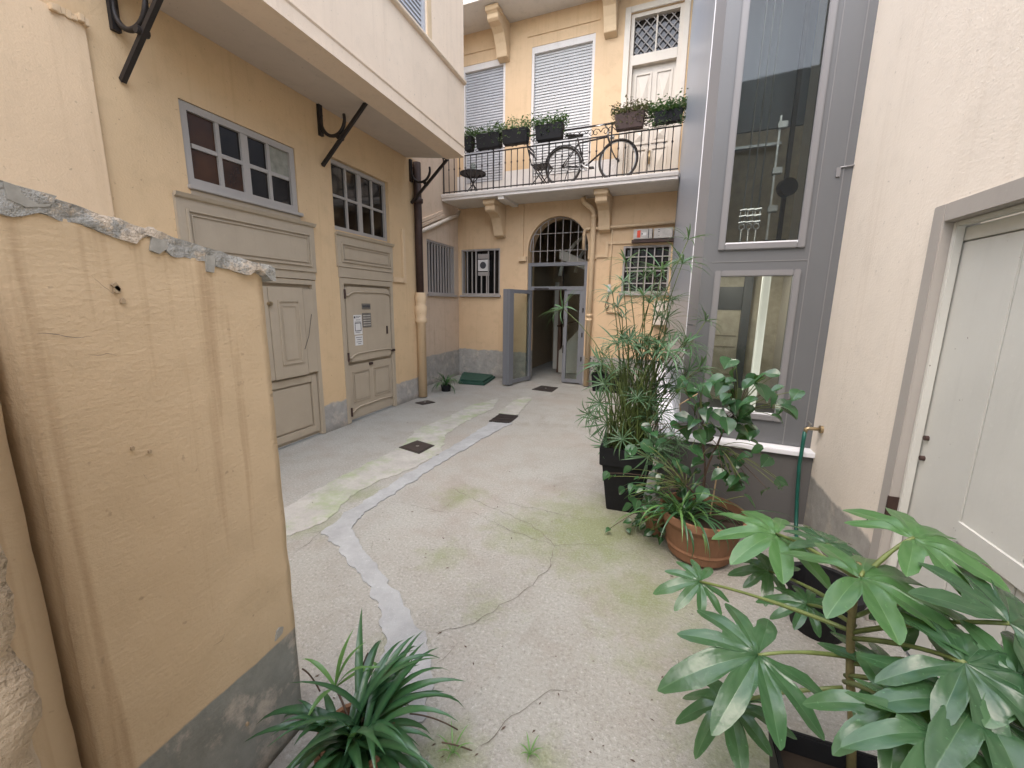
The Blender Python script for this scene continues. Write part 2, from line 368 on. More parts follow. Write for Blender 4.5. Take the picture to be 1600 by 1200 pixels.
def crack(pix, wd=.0045):
    P = ragged(pix+pix[::-1][1:-1] if False else pix, step=.03, amp=0, seed=4)
    pts = []
    for i in range(len(pix)-1):
        a, b = gp(*pix[i]), gp(*pix[i+1]); n = max(1, int((b-a).length/.03))
        for k in range(n): pts.append(a.lerp(b, k/n))
    pts.append(gp(*pix[-1])); L, Rr = [], []
    for i, p in enumerate(pts):
        t = (pts[min(i+1, len(pts)-1)]-pts[max(i-1, 0)]).normalized(); nn = Vector((-t.y, t.x, 0))
        o = nn*(noise.noise(p*14)*.022+noise.noise(p*40)*.008); ww = wd*(.35+abs(noise.noise(p*17+Vector((5, 0, 0))))*1.3)*min(1, .2+i/4, .2+(len(pts)-1-i)/4)
        L.append(p+o+nn*ww/2); Rr.append(p+o-nn*ww/2)
    mb = MB(); n = len(pts); mb.v = [Vector((p.x, p.y, .0035)) for p in L+Rr]; mb.f = [(i, i+1, n+i+1, n+i) for i in range(n-1)]
    part('crack', mb, M['crack'], gr)
M['crack'] = plain('crack_dirt', (.12, .105, .085), .95)
for pix in ([(680, 990), (740, 975), (790, 945), (830, 915), (860, 885), (866, 850)], [(700, 760), (760, 790), (830, 820), (866, 852), (960, 850)], [(620, 785), (690, 800), (740, 802), (800, 830), (866, 852)], [(690, 798), (708, 782)], [(455, 868), (482, 850), (505, 828)], [(760, 780), (860, 800), (920, 815)], [(582, 845), (580, 865)], [(470, 835), (505, 830), (560, 826)], [(680, 1040), (700, 1020), (715, 1005)], [(740, 1180), (800, 1120), (860, 1080), (900, 1075)]):
    crack(pix)
# scattered pale grit and dark bits too small to count
mb = MB()
for i in range(380):
    p = gp(random.uniform(450, 1120), random.uniform(640, 1195)); r = random.uniform(.0015, .0055)*(1 if random.random() < .93 else 2); a = random.random()*6
    q = [Vector((p.x+r*math.cos(a+k*2.1)*random.uniform(.6, 1.3), p.y+r*math.sin(a+k*2.1)*random.uniform(.6, 1.3), .001)) for k in range(3)]
    mb.add([*q, p+Vector((0, 0, r*.7+.002))], [(0, 1, 3), (1, 2, 3), (2, 0, 3)])
tag(part('grit', mb, M['patch_pale'], gr), kind='stuff')
mb = MB()
for i in range(90):
    p = gp(random.uniform(450, 1120), random.uniform(640, 1195)); r = random.uniform(.003, .009); a = random.random()*6
    q = [Vector((p.x+r*math.cos(a+k*1.57)*(1.6 if k % 2 else .6), p.y+r*math.sin(a+k*1.57)*(1.6 if k % 2 else .6), .002+random.random()*.004)) for k in range(4)]
    mb.add(q, [(0, 1, 2, 3)])
tag(part('leaf_litter', mb, M['twig'], gr, fixn=False), kind='stuff')

# ------------------------------------------------------------------ left building
FL = Frame((-3.86, 0, 0), (0, 1, 0), (1, 0, 0))
lb = thing('left_building', 'cream plastered building on the left with jutting upper storey, two garage doors and overdoor windows', 'building', (-3.86, 3, 0))
TOP = 6.45
lh = [(2.76, 3.96, 2.62, 3.29), (2.80, 4.12, 0, 1.90), (4.51, 5.69, 2.54, 3.385), (4.53, 5.69, 0, 1.96)]
part('wall', wall(FL, -3.2, 6.51, 0, 3.92, lh, .35), M['wall_left'], lb)
M['pilaster'] = plaster('plaster_pilaster', (.64, .475, .305), .36, worn=.2, streak=.2, bs=.3)
part('pilaster', MB().fbox(FL, -3.0, 2.17, 0, 3.50, 0, .03), M['pilaster'], lb, bevel=.006)
mb = MB()                                          # broken plaster ledge at the pilaster head
for i in range(7):
    u = 1.98+i*.028; mb.fbox(FL, u, u+.03, 3.47+random.uniform(-.01, .012), 3.515+random.uniform(-.01, .015), .02, .055+random.uniform(-.015, .015))
part('broken_ledge', mb, M['trim'], lb, bevel=.004)
# jutting upper storey: outer face X=-2.87, soffit rises slightly towards the wall
FO = Frame((-2.87, 0, 0), (0, 1, 0), (1, 0, 0)); OE = 6.22
ON = 2.25
part('upper_wall', wall(FL, -3.2, ON-.002, 3.922, TOP, [], .35), M['pilaster'], lb)
part('end_wall', MB().box(-3.858, -3.171, ON, ON+.3, 3.925, TOP), M['wall_over'], lb)
part('upper_wall', wall(FO, ON, OE, 3.80, TOP, [(4.15, 5.17, 4.845, 6.3)], .30), M['wall_over'], lb)
part('end_wall', MB().box(-3.86, -3.171, OE-.3, OE-.003, 3.925, TOP), M['wall_over'], lb)
mb = MB(); A = [(-3.859, 3.885), (-3.17, 3.815), (-3.17, 3.92), (-3.859, 3.92)]
part('soffit', mb.prism([(x, ON+.002, z) for x, z in A], [(x, OE-.001, z) for x, z in A]), M['soffit'], lb)
mb = MB(); A = [(-.0, 3.92), (.012, 3.935), (.012, 3.945), (0, 3.95)]
mb.prism([FO.p(ON+.004, z, d) for d, z in A], [FO.p(OE-.01, z, d) for d, z in A]); part('plaster_band', mb, M['wall_over'], lb)
mb = MB(); A = [(0, 4.765), (.03, 4.775), (.045, 4.79), (.045, 4.81), (0, 4.83)]
mb.prism([FO.p(ON+.004, z, d) for d, z in A], [FO.p(OE+.004, z, d) for d, z in A]); part('sill_moulding', mb, M['wall_over'], lb)
for a, b in ((5.172, 5.27), (4.05, 4.148)): part('window_surround', MB().fbox(FO, a, b, 4.832, 6.4, 0, .012), M['trim'], lb)
sh = part('roller_shutter', MB().fbox(FO, 4.15, 5.17, 4.846, 6.3, -.14, -.10), M['ink'], lb)
for a, b in ((5.135, 5.17), (4.15, 4.185)): part('shutter_guide', MB().fbox(FO, a, b, 4.846, 6.3, -.099, -.02), M['shutter_dark'], sh)
sm = MB().hexa([FO.p(4.186, 0, -.08), FO.p(5.134, 0, -.08), FO.p(5.134, 0, -.055), FO.p(4.186, 0, -.055), FO.p(4.186, .05, -.08), FO.p(5.134, .05, -.08), FO.p(5.134, .05, -.07), FO.p(4.186, .05, -.07)]).mesh('slat', M['shutter_dark'])
for i in range(28): part('slat', sm, None, sh, loc=(0, 0, 4.85+i*.0515))

def glazed(F, parent, u0, u1, z0, z1, cols, rows, mats, fm, dep=.02, frm=.055, bar=.028, mid=None, sub='window'):
    wd_ = part(sub, frame_ring(MB(), F, u0, u1, z0, z1, frm, -dep-.06, -dep), fm, parent)
    iu0, iu1, iz0, iz1 = u0+frm, u1-frm, z0+frm, z1-frm
    cw, rh = (iu1-iu0)/cols, (iz1-iz0)/rows
    for c in range(1, cols):
        wdt = bar if c != mid else .075
        part('glazing_bar', MB().fbox(F, iu0+c*cw-wdt/2, iu0+c*cw+wdt/2, iz0, iz1, -dep-.05, -dep-.006), fm, wd_)
    for r in range(1, rows):
        for c in range(cols):
            part('glazing_bar', MB().fbox(F, iu0+c*cw+.02, iu0+(c+1)*cw-.02, iz0+r*rh-bar/2, iz0+r*rh+bar/2, -dep-.05, -dep-.009), fm, wd_)
    k = 0
    for r in range(rows):
        for c in range(cols):
            part('pane', MB().fbox(F, iu0+c*cw+.002, iu0+(c+1)*cw-.002, iz0+r*rh+.002, iz0+(r+1)*rh-.002, -dep-.036, -dep-.030), mats[k], wd_); k += 1
    return wd_
B_, D_, G_ = M['pane_brown'], M['pane_dark'], M['pane_grey']
w1 = glazed(FL, lb, 2.765, 3.955, 2.625, 3.285, 4, 2, [B_, B_, D_, D_, B_, D_, D_, G_], M['lilac_frame'], .012, .06, .035, 2)
part('window_sill', MB().fbox(FL, 2.75, 3.99, 2.585, 2.622, -.02, .035), M['lilac_frame'], w1, bevel=.006)
w2 = glazed(FL, lb, 4.515, 5.685, 2.545, 3.38, 4, 2, [D_]*8, M['lilac_frame'], .05, .05, .03, 2)
part('room_dark', MB().fbox(FL, 2.6, 5.8, 1.99, 3.5, -.60, -.50), M['dark'], lb)
def fascia(u0, u1, z0, z1):
    f = part('door_fascia', MB().fbox(FL, u0, u1, z0, z1, -.01, .028), M['greige'], lb, bevel=.003)
    A = [(.028, z1-.03), (.05, z1-.02), (.065, z1+.01), (.028, z1+.012)]
    part('cornice', MB().prism([FL.p(u0-.01, z, d) for d, z in A], [FL.p(u1+.01, z, d) for d, z in A]), M['greige'], f)
    q = MB(); iu0, iu1, iz0, iz1 = u0+.07, u1-.07, z0+.06, z1-.11
    frame_ring(q, FL, iu0, iu1, iz0, iz1, .022, .028, .046); frame_ring(q, FL, iu0+.04, iu1-.04, iz0+.04, iz1-.04, .014, .028, .040)
    part('panel_moulding', q, M['greige'], f, bevel=.003); return f
fascia(2.615, 4.13, 1.985, 2.52)
part('lintel_board', MB().fbox(FL, 2.70, 4.125, 1.90, 1.982, -.02, .012), M['greige'], lb)
part('transom_board', MB().fbox(FL, 2.77, 3.96, 2.535, 2.583, -.02, .010), M['greige'], lb)
fascia(4.50, 5.70, 2.09, 2.50)
part('lintel_board', MB().fbox(FL, 4.52, 5.70, 1.962, 2.085, -.02, .018), M['greige'], lb)
# first garage door: raised shutter board above, framed panel below
def P(x, y, F=FL, d=0.): return F.px(x, y, d)
d1 = tag(part('garage_door', MB().fbox(FL, 2.81, 4.11, .02, 1.895, -.10, -.045), M['greige'], lb), 'greige timber door with a loose raised shutter board')
fr = MB(); fr.fbox(FL, 2.80, 2.86, 0.01, 1.89, -.05, .004).fbox(FL, 4.065, 4.118, .01, 1.89, -.05, .004).fbox(FL, 2.861, 4.064, 1.84, 1.89, -.05, .003)
part('door_frame', fr, M['greige'], d1)
b1 = part('shutter_board', MB().fbox(FL, 3.44, 3.90, .80, 1.80, -.043, .020), M['greige'], d1, bevel=.004)
part('shutter_board', MB().fbox(FL, 3.905, 4.062, .81, 1.79, -.043, .010), M['greige'], d1, bevel=.004)
part('shutter_board', MB().fbox(FL, 2.87, 3.435, .80, 1.80, -.043, .012), M['greige'], d1, bevel=.004)
q = MB(); frame_ring(q, FL, 3.54, 3.83, .95, 1.66, .02, .020, .032); frame_ring(q, FL, 3.585, 3.785, 1.00, 1.60, .012, .020, .028)
part('panel_moulding', q, M['greige'], d1, bevel=.003)
q = MB(); frame_ring(q, FL, 3.05, 4.05, .06, .78, .085, -.045, -.015); part('lower_frame', q, M['greige'], d1, bevel=.004)
part('lower_panel', MB().fbox(FL, 3.15, 3.95, .16, .68, -.044, -.025), M['greige'], d1, bevel=.008)
part('door_knob', MB().tube([FL.p(3.435, 1.62, .012), FL.p(3.435, 1.62, .05)], .022, 10), M['brass'], d1)
part('wire', MB().tube([FL.p(4.00, 1.50, .024), FL.p(3.93, 1.25, .03), FL.p(3.86, 1.10, .024)], .003, 5), M['iron'], d1)
# second garage door
d2 = tag(part('garage_door', MB().fbox(FL, 4.565, 5.655, .02, 1.93, -.10, -.05), M['greige'], lb), 'greige timber door with rounded iron straps and paper notices')
fr = MB(); fr.fbox(FL, 4.532, 4.60, .01, 1.955, -.05, .010).fbox(FL, 5.63, 5.69, .01, 1.955, -.05, .010).fbox(FL, 4.601, 5.629, 1.885, 1.955, -.05, .009)
part('door_frame', fr, M['greige'], d2)
def rounded(F, u0, u1, z0, z1, d0, d1, r, n=5):
    pts = []
    for cx, cz, a0 in ((u1-r, z1-r, 0), (u0+r, z1-r, 90), (u0+r, z0+r, 180), (u1-r, z0+r, 270)):
        for k in range(n+1):
            a = R(a0+90*k/n); pts.append((cx+r*math.cos(a), cz+r*math.sin(a)))
    return MB().prism([F.p(u, z, d0) for u, z in pts], [F.p(u, z, d1) for u, z in pts])
part('upper_board', rounded(FL, 4.625, 5.60, .84, 1.85, -.05, .006, .07), M['greige'], d2, bevel=.005)
part('lower_board', MB().fbox(FL, 4.625, 5.62, .04, .80, -.05, -.018), M['greige'], d2, bevel=.004)
for a, b in ((4.70, 5.06), (5.16, 5.55)):
    q = frame_ring(MB(), FL, a, b, .27, .70, .012, -.018, -.008); part('panel_moulding', q, M['greige'], d2, bevel=.003)
    part('panel', MB().fbox(FL, a+.03, b-.03, .30, .67, -.018, -.010), M['greige'], d2, bevel=.004)
for z in (1.76, .93, .17):
    pts = [FL.p(4.60, z-.02, .012), FL.p(4.66, z-.03, .014), FL.p(4.72, z+.005, .014), FL.p(4.80, z+.022, .014), FL.p(5.25, z+.028, .014), FL.p(5.50, z+.022, .014), FL.p(5.60, z-.005, .014)]
    if z < .5: pts = [p-FL.n*.024 for p in pts]
    part('strap_hinge', MB().tube(pts, [.012, .016, .011, .010, .010, .010, .012], 6), M['greige'], d2, smooth=True)
    part('hinge_pin', MB().tube([FL.p(4.60, z-.07, .02), FL.p(4.60, z+.05, .02)], .014, 8), M['rust_iron'], d2)
part('latch', MB().fbox(FL, 5.585, 5.665, .90, .935, .008, .035).fbox(FL, 5.48, 5.51, 1.18, 1.30, .007, .022), M['rust_iron'], d2, bevel=.004)
part('letter_slot', MB().fbox(FL, 5.06, 5.14, .755, .79, -.017, .002), M['rust_iron'], d2, bevel=.003)
# notices and plaques on the second door
def card(u0, u1, z0, z1, mat, d=.008): return part('notice' if mat is M['white'] else 'plaque', MB().fbox(FL, u0, u1, z0, z1, d-.001, d), mat, d2)
c = card(4.755, 4.925, 1.21, 1.475, M['white'])
q = MB(); q.fbox(FL, 4.762, 4.79, 1.43, 1.458, .0081, .0088)
for u0, u1, z in ((4.80, 4.90, 1.452), (4.80, 4.87, 1.436), (4.80, 4.89, 1.405), (4.775, 4.90, 1.378), (4.78, 4.88, 1.236)): q.fbox(FL, u0, u1, z, z+.006, .0081, .0088)
frame_ring(q, FL, 4.775, 4.905, 1.255, 1.37, .010, .0081, .0088); part('print', q, M['ink'], d2)
c = card(4.765, 4.925, 1.06, 1.195, M['white']); q = MB()
for u0, u1, z in ((4.78, 4.91, 1.165), (4.80, 4.89, 1.135), (4.79, 4.90, 1.105), (4.82, 4.88, 1.08)): q.fbox(FL, u0, u1, z, z+.007, .0081, .0088)
part('print', q, M['ink'], d2)
c = card(4.935, 5.125, 1.55, 1.63, M['plaque'], .012); q = MB()
for k in range(9): q.fbox(FL, 4.95+k*.018, 4.963+k*.018, 1.575, 1.605, .0121, .013)
part('print', q, M['ink'], d2)
card(4.935, 5.125, 1.30, 1.50, M['plaque'], .012); q = MB()
for k in range(5): q.fbox(FL, 4.95, 5.11, 1.325+k*.033, 1.337+k*.033, .0121, .014)
part('print', q, M['meter'], d2)
# cable trim by the downpipe
part('cable_trim', MB().fbox(FL, 5.98, 6.06, 2.0, 2.78, 0, .03).fbox(FL, 5.71, 5.979, 1.96, 2.04, 0, .028).fbox(FL, 5.98, 6.06, 1.96, 1.999, 0, .03), M['trim'], lb, bevel=.004)
# dark downpipe with cream cast foot
dp = part('downpipe', MB().tube([FL.p(6.40, 1.80, .07), FL.p(6.40, 3.86, .07)], .062, 12), M['rust_iron'], lb, smooth=True)
part('pipe_foot', MB().lathe(FL.p(6.40, 0, .07), [(.0, .02), (.075, .02), (.075, 1.30), (.10, 1.32), (.10, 1.38), (.085, 1.41), (.10, 1.47), (.105, 1.58), (.08, 1.62), (.09, 1.66), (.10, 1.74), (.085, 1.79), (.085, 1.82), (0, 1.82)], 16), M['trim'], dp, smooth=True)
part('pipe_collar', MB().lathe(FL.p(6.40, 0, .07), [(.062, 3.24), (.085, 3.25), (.085, 3.31), (.062, 3.32)], 14), M['rust_iron'], dp, smooth=True)
# iron struts with rings under the jutting storey
def strut(y, label):
    t = part('iron_strut', MB().hexa([(-3.86, y-.017, 3.245), (-3.86, y+.017, 3.245), (-3.838, y+.017, 3.215), (-3.838, y-.017, 3.215), (-3.215, y-.017, 3.83), (-3.215, y+.017, 3.83), (-3.178, y+.017, 3.818), (-3.178, y-.017, 3.818)]), M['iron'], lb)
    c = Vector((-3.665, y, 3.70)); r = .165
    pts = [c+Vector((math.cos(R(a))*r, 0, math.sin(R(a))*r*1.02)) for a in range(-205, 26, 11)]
    part('ring', MB().tube(pts, [.017]*3+[.02]*(len(pts)-6)+[.017]*3, 6), M['iron'], t, smooth=True)
    part('bolt', MB().tube([(-3.575, y-.04, 3.505), (-3.575, y+.04, 3.505)], .028, 8), M['iron'], t)
    part('wall_plate', MB().box(-3.859, -3.825, y-.028, y+.028, 3.55, 3.88), M['iron'], t)
for y in (2.36, 4.36, 6.30): strut(y, '')

# ------------------------------------------------------------------ back building
BD = Vector((math.sin(R(94.46)), math.cos(R(94.46)), 0)); BN = Vector((BD.y, -BD.x, 0))
FB = Frame((-2.586, 8.72, 0), BD, BN)
bb = thing('back_building', 'cream courtyard house at the far end with arched entrance, barred windows and first floor balcony', 'building', (-2.0, 8.7, 0))
AS, AT, AC, AR = 2.75, 3.39, .63, .635
BTOP = 8.2
bh = [(-1.59, -.64, 1.84, 2.82), (AC-AR, AC+AR, 0, AT), (1.945, 2.80, 1.89, 2.76), (-1.52, -.555, 3.80, 6.42), (0, 1.225, 3.80, 6.48), (1.84, 2.70, 3.80, 6.64)]
wl = part('wall', wall(FB, -1.675, 2.86, 0, BTOP, bh, .40), M['wall_back'], bb)
mb = MB(); n = 28
arc = [(AC+AR*math.cos(math.pi*k/n), AS+(AT-AS)*math.sin(math.pi*k/n)) for k in range(n+1)]
for k in range(n):
    (a, za), (b, zb) = arc[k], arc[k+1]
    mb.hexa([FB.p(a, za, 0), FB.p(b, zb, 0), FB.p(b, zb, -.40), FB.p(a, za, -.40), FB.p(a, AT+.0005, 0), FB.p(b, AT+.0005, 0), FB.p(b, AT+.0005, -.40), FB.p(a, AT+.0005, -.40)])
bm_ = mb.mesh('arch_spandrel', M['wall_back']); part('arch_spandrel', bm_, None, bb)
# impost blocks and raised strips beside the arch
part('impost', MB().fbox(FB, -.20, -.02, 2.53, 2.63, 0, .06), M['trim'], bb, bevel=.006)
part('impost', MB().fbox(FB, 1.27, 1.44, 2.53, 2.63, 0, .05), M['trim'], bb, bevel=.006)
part('raised_strip', MB().fbox(FB, -.21, -.10, 2.632, 3.66, 0, .035), M['wall_back'], bb, bevel=.004)
part('raised_strip', MB().fbox(FB, 1.44, 1.66, 2.56, 2.62, 0, .03).fbox(FB, 1.60, 1.66, 2.621, 2.86, 0, .03).fbox(FB, 1.661, 2.10, 2.80, 2.86, 0, .03), M['trim'], bb, bevel=.004)
# side wall closing the corner
FS = Frame((-4.25, 0, 0), (0, 1, 0), (1, 0, 0))
part('side_wall', wall(FS, 6.0, 8.86, 0, BTOP, [(7.46, 8.65, 1.83, 2.86)], .35), M['wall_side'], bb)
def barred(F, u0, u1, z0, z1, nb, nh, mat, lbl, th=.011):
    w_ = tag(part('barred_window', frame_ring(MB(), F, u0, u1, z0, z1, .035, -.10, -.01), mat, bb), lbl)
    part('pane', MB().fbox(F, u0+.034, u1-.034, z0+.034, z1-.034, -.16, -.15), M['pane_black'], w_)
    part('sill', MB().fbox(F, u0-.03, u1+.03, z0-.045, z0-.002, -.05, .05), mat, w_, bevel=.005)
    for i in range(1, nb+1):
        u = u0+(u1-u0)*i/(nb+1); part('bar', MB().fbox(F, u-th, u+th, z0+.03, z1-.03, -.035, -.013), mat, w_)
    for zz in nh: part('crossbar', MB().fbox(F, u0+.03, u1-.03, zz-.011, zz+.011, -.046, -.037), mat, w_)
    return w_
barred(FS, 7.46, 8.65, 1.83, 2.86, 9, [], M['grille'], 'narrow corner window with close vertical bars', .018)
w_ = barred(FB, -1.59, -.64, 1.84, 2.82, 0, [], M['grille'], 'barred window with a round extractor fan behind')
for u in (-1.45, -1.33, -1.10, -.97, -.93, -.78): part('bar', MB().fbox(FB, u-.011, u+.011, 1.87, 2.79 if u not in (-1.10, -.97) else 2.28, -.035, -.013), M['grille'], w_)
part('bar', MB().fbox(FB, -1.245, -1.215, 1.87, 2.79, -.035, -.010), M['grille'], w_)
for a, b in ((2.62, 2.72), (2.36, 2.60), (2.26, 2.34)):
    part('fan_box', MB().fbox(FB, -1.20, -.95, a, b, -.12, -.05), M['white'] if a == 2.36 else M['grille'], w_)
part('fan_opening', MB().tube([FB.p(-1.075, 2.48, -.052), FB.p(-1.075, 2.48, -.046)], .075, 18), M['ink'], w_)
w_ = barred(FB, 1.945, 2.80, 1.89, 2.76, 5, [2.07, 2.30, 2.365, 2.56], M['grille'], 'window with a square iron grid')
# meter boxes and conduits
for a, b in ((2.13, 2.46), (2.49, 2.81)):
    mbx = part('meter_box', MB().fbox(FB, a, b, 2.86, 3.035, 0, .13), M['meter'], bb, bevel=.008)
    if a < 2.2:
        part('red_label', MB().fbox(FB, a+.065, a+.125, 2.885, 3.01, .13, .1315), M['red'], mbx); part('white_label', MB().fbox(FB, a+.15, a+.23, 2.92, 2.97, .13, .1315), M['white'], mbx)
        part('print', MB().fbox(FB, a+.145, a+.165, 2.935, 2.96, .1316, .1325), M['ink'], mbx); part('edge_strip', MB().fbox(FB, a+.26, a+.275, 2.87, 3.025, .13, .132), M['ink'], mbx)
    else:
        part('print', MB().fbox(FB, a+.07, a+.10, 3.00, 3.012, .13, .1315).fbox(FB, a+.07, a+.10, 2.965, 2.977, .13, .1315).fbox(FB, a+.07, a+.10, 2.905, 2.912, .13, .1315), M['ink'], mbx)
part('meter_shelf', MB().fbox(FB, 2.10, 2.84, 2.80, 2.852, 0, .11), M['rust_iron'], bb)
pp = part('downpipe', MB().tube([FB.p(1.365, .02, .09), FB.p(1.365, 3.30, .09), FB.p(1.36, 3.40, .10), FB.p(1.31, 3.47, .14), FB.p(1.20, 3.55, .22), FB.p(1.17, 3.64, .24)], .052, 12), M['trim'], bb, smooth=True)
for z in (1.33, 1.42, 3.28): part('pipe_collar', MB().lathe(FB.p(1.365, 0, .09), [(.05, z), (.066, z+.005), (.066, z+.05), (.05, z+.055)], 14), M['trim'], pp, smooth=True)
part('gas_pipe', MB().tube([FB.p(1.185, 2.72, .07), FB.p(1.185, 3.03, .07), FB.p(1.20, 3.08, .07), FB.p(1.25, 3.10, .07), FB.p(2.85, 3.13, .07)], .030, 10), M['trim'], bb, smooth=True)
part('conduit', MB().tube([FB.p(1.72, 3.10, .03), FB.p(1.72, 2.05, .03)], .014, 8).tube([FB.p(1.70, 1.52, .03), FB.p(1.98, 1.52, .03)], .016, 8).tube([FB.p(1.70, 1.52, .03), FB.p(1.70, 1.66, .03)], .010, 8), M['trim'], bb, smooth=True)
sw = part('bell_switch', MB().fbox(FB, 1.695, 1.745, 1.90, 2.05, .005, .05), M['white'], bb, bevel=.006)
part('cable', MB().tube([FB.p(1.72, 1.90, .03), FB.p(1.71, 1.78, .04), FB.p(1.68, 1.70, .04), FB.p(1.66, 1.63, .04), FB.p(1.69, 1.58, .04), FB.p(1.73, 1.62, .04), FB.p(1.71, 1.70, .04)], .008, 6), M['iron'], sw)
part('wall_box', MB().fbox(FB, 2.58, 2.82, 1.30, 1.75, .0, .14), M['cream_paint'], bb, bevel=.01)
part('plaster_patch', MB().fbox(FB, 1.98, 2.12, 1.05, 1.09, .0, .004), M['white_base'], bb)
# sloping gutter pipe with stepped moulding on the side wall
a, b = Vector((-4.20, 6.9, 2.84)), Vector((-4.20, 8.12, 3.30))
part('sloping_pipe', MB().tube([a, b, b+Vector((0, .25, .10)), Vector((-4.20, 8.70, 3.50)), Vector((-4.20, 8.80, 3.62))], .036, 10), M['cream_paint'], bb, smooth=True)
mb = MB()
for o, th in ((.07, .05), (.14, .035)):
    mb.hexa([(-4.25, 6.6, 2.73+o), (-4.25+th, 6.6, 2.73+o), (-4.25+th, 8.1, 3.295+o), (-4.25, 8.1, 3.295+o), (-4.25, 6.6, 2.79+o), (-4.25+th, 6.6, 2.79+o), (-4.25+th, 8.1, 3.355+o), (-4.25, 8.1, 3.355+o)])
part('sloping_moulding', mb, M['wall_side'], bb)
# entrance: aluminium frame, transom, open wide leaf and shut narrow leaf
FT = 2.50
ef = part('entrance_frame', MB().fbox(FB, -.003, .065, 0, FT, -.12, -.04).fbox(FB, 1.20, 1.262, 0, FT, -.12, -.04).fbox(FB, .066, 1.199, 2.43, FT, -.12, -.04).fbox(FB, .066, 1.199, 1.945, 2.02, -.12, -.04), M['alu'], bb, bevel=.003)
part('transom_glass', MB().fbox(FB, .066, 1.199, 2.02, 2.43, -.085, -.079), M['glass'], ef)
part('door_closer', MB().fbox(FB, .16, .46, 1.948, 1.985, -.04, .01).fbox(FB, .46, .85, 1.95, 1.962, -.04, -.02), M['iron'], ef)
def leaf(o, u, w_, nm, lbl):
    F = Frame(o, u, Vector((u[1], -u[0], 0))); lf = part('door_leaf', frame_ring(MB(), F, 0, w_, .03, 1.94, .075, -.025, .025), M['alu'], bb, bevel=.003); lf['label'] = lbl
    part('glass_pane', MB().fbox(F, .075, w_-.075, .105, 1.865, -.004, .004), M['glass'], lf); return F, lf
hp = FB.p(.075, 0, -.05); fe = gp(786, 604); u = Vector((fe.x-hp.x, fe.y-hp.y, 0)).normalized()
Fm, lf = leaf(hp, u, .88, 'main', 'wide glazed leaf standing open')
part('edge_profile', MB().fbox(Fm, .881, .90, .03, 1.94, -.06, .05).fbox(Fm, .74, .881, .03, 1.94, -.10, -.05), M['alu'], lf, bevel=.004)
part('pull_bar', MB().tube([Fm.p(.79, .12, .055), Fm.p(.79, 1.88, .055)], .013, 8).tube([Fm.p(.79, .3, .02), Fm.p(.79, .3, .055)], .008, 6).tube([Fm.p(.79, 1.7, .02), Fm.p(.79, 1.7, .055)], .008, 6), M['steel'], lf, smooth=True)
Fn, ln = leaf(FB.p(.80, 0, -.07), BD, .40, 'narrow', 'narrow glazed leaf standing shut')
for z in (.65, 1.2): part('lock', MB().fbox(Fn, -.004, .02, z, z+.16, .0255, .030), M['iron'], ln)
for z in (.5, 1.0, 1.5): part('hinge', MB().tube([Fn.p(.405, z, .03), Fn.p(.405, z+.09, .03)], .014, 8), M['iron'], ln)
# arched fanlight grille
fg = part('fanlight_grille', MB().tube([FB.p(a, z, -.10) for a, z in [(AC+(AR-.012)*math.cos(math.pi*k/n), AS+(AT-AS-.012)*math.sin(math.pi*k/n)) for k in range(n+1)]], .012, 6), M['grille'], bb)
for i in range(8):
    u = AC-AR+2*AR*(i+.5)/8; z = AS+(AT-AS)*math.sqrt(max(0, 1-((u-AC)/AR)**2)); part('bar', MB().tube([FB.p(u, FT, -.10), FB.p(u, z-.004, -.10)], .009, 6), M['grille'], fg)
for z in (2.74, 3.08):
    hw = AR if z < AS else AR*math.sqrt(1-((z-AS)/(AT-AS))**2); part('crossbar', MB().tube([FB.p(AC-hw+.01, z, -.115), FB.p(AC+hw-.01, z, -.115)], .008, 6), M['grille'], fg)
# stair hall behind the entrance
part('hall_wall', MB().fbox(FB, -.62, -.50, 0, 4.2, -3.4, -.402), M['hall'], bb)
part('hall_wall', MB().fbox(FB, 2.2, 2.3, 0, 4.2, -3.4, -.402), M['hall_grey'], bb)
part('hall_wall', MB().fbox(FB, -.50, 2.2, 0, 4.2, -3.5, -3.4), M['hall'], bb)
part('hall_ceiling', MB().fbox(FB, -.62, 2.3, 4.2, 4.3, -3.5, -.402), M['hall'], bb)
mb = MB(); A = [(.35, .02), (2.19, .02), (2.19, 2.3), (1.9, 2.3), (.35, .55)]
part('stair_string', mb.prism([FB.p(s, z, -1.3) for s, z in A], [FB.p(s, z, -1.4) for s, z in A]), M['hall_grey'], bb)
part('handrail', MB().tube([FB.p(.30, 1.15, -1.28), FB.p(1.1, 1.38, -1.28), FB.p(2.1, 2.6, -1.28)], .022, 8), M['wood'], bb, smooth=True)
part('hall_post', MB().fbox(FB, .30, .38, .02, 2.6, -1.42, -1.32), M['wood'], bb)
part('hall_panel', MB().fbox(FB, .05, .22, .02, 2.2, -1.9, -1.8), M['hall_grey'], bb)
for k in range(5):
    c, r = (1.5+.12*k, 2.2+.1*k), 1.1-.17*k
    part('vault_rib', MB().tube([FB.p(c[0]+r*math.cos(R(a)), c[1]+r*math.sin(R(a)), -1.0-.25*k) for a in range(35, 176, 10)], .045, 6), M['hall_grey'], bb, smooth=True)
mb = MB(); P0 = [(.45, 3.0), (2.19, 2.25), (2.19, 2.45), (.45, 3.2)]
part('upper_flight', mb.prism([FB.p(s, z-.35, -.75) for s, z in P0], [FB.p(s, z-.35, -1.6) for s, z in P0]), M['hall_grey'], bb)

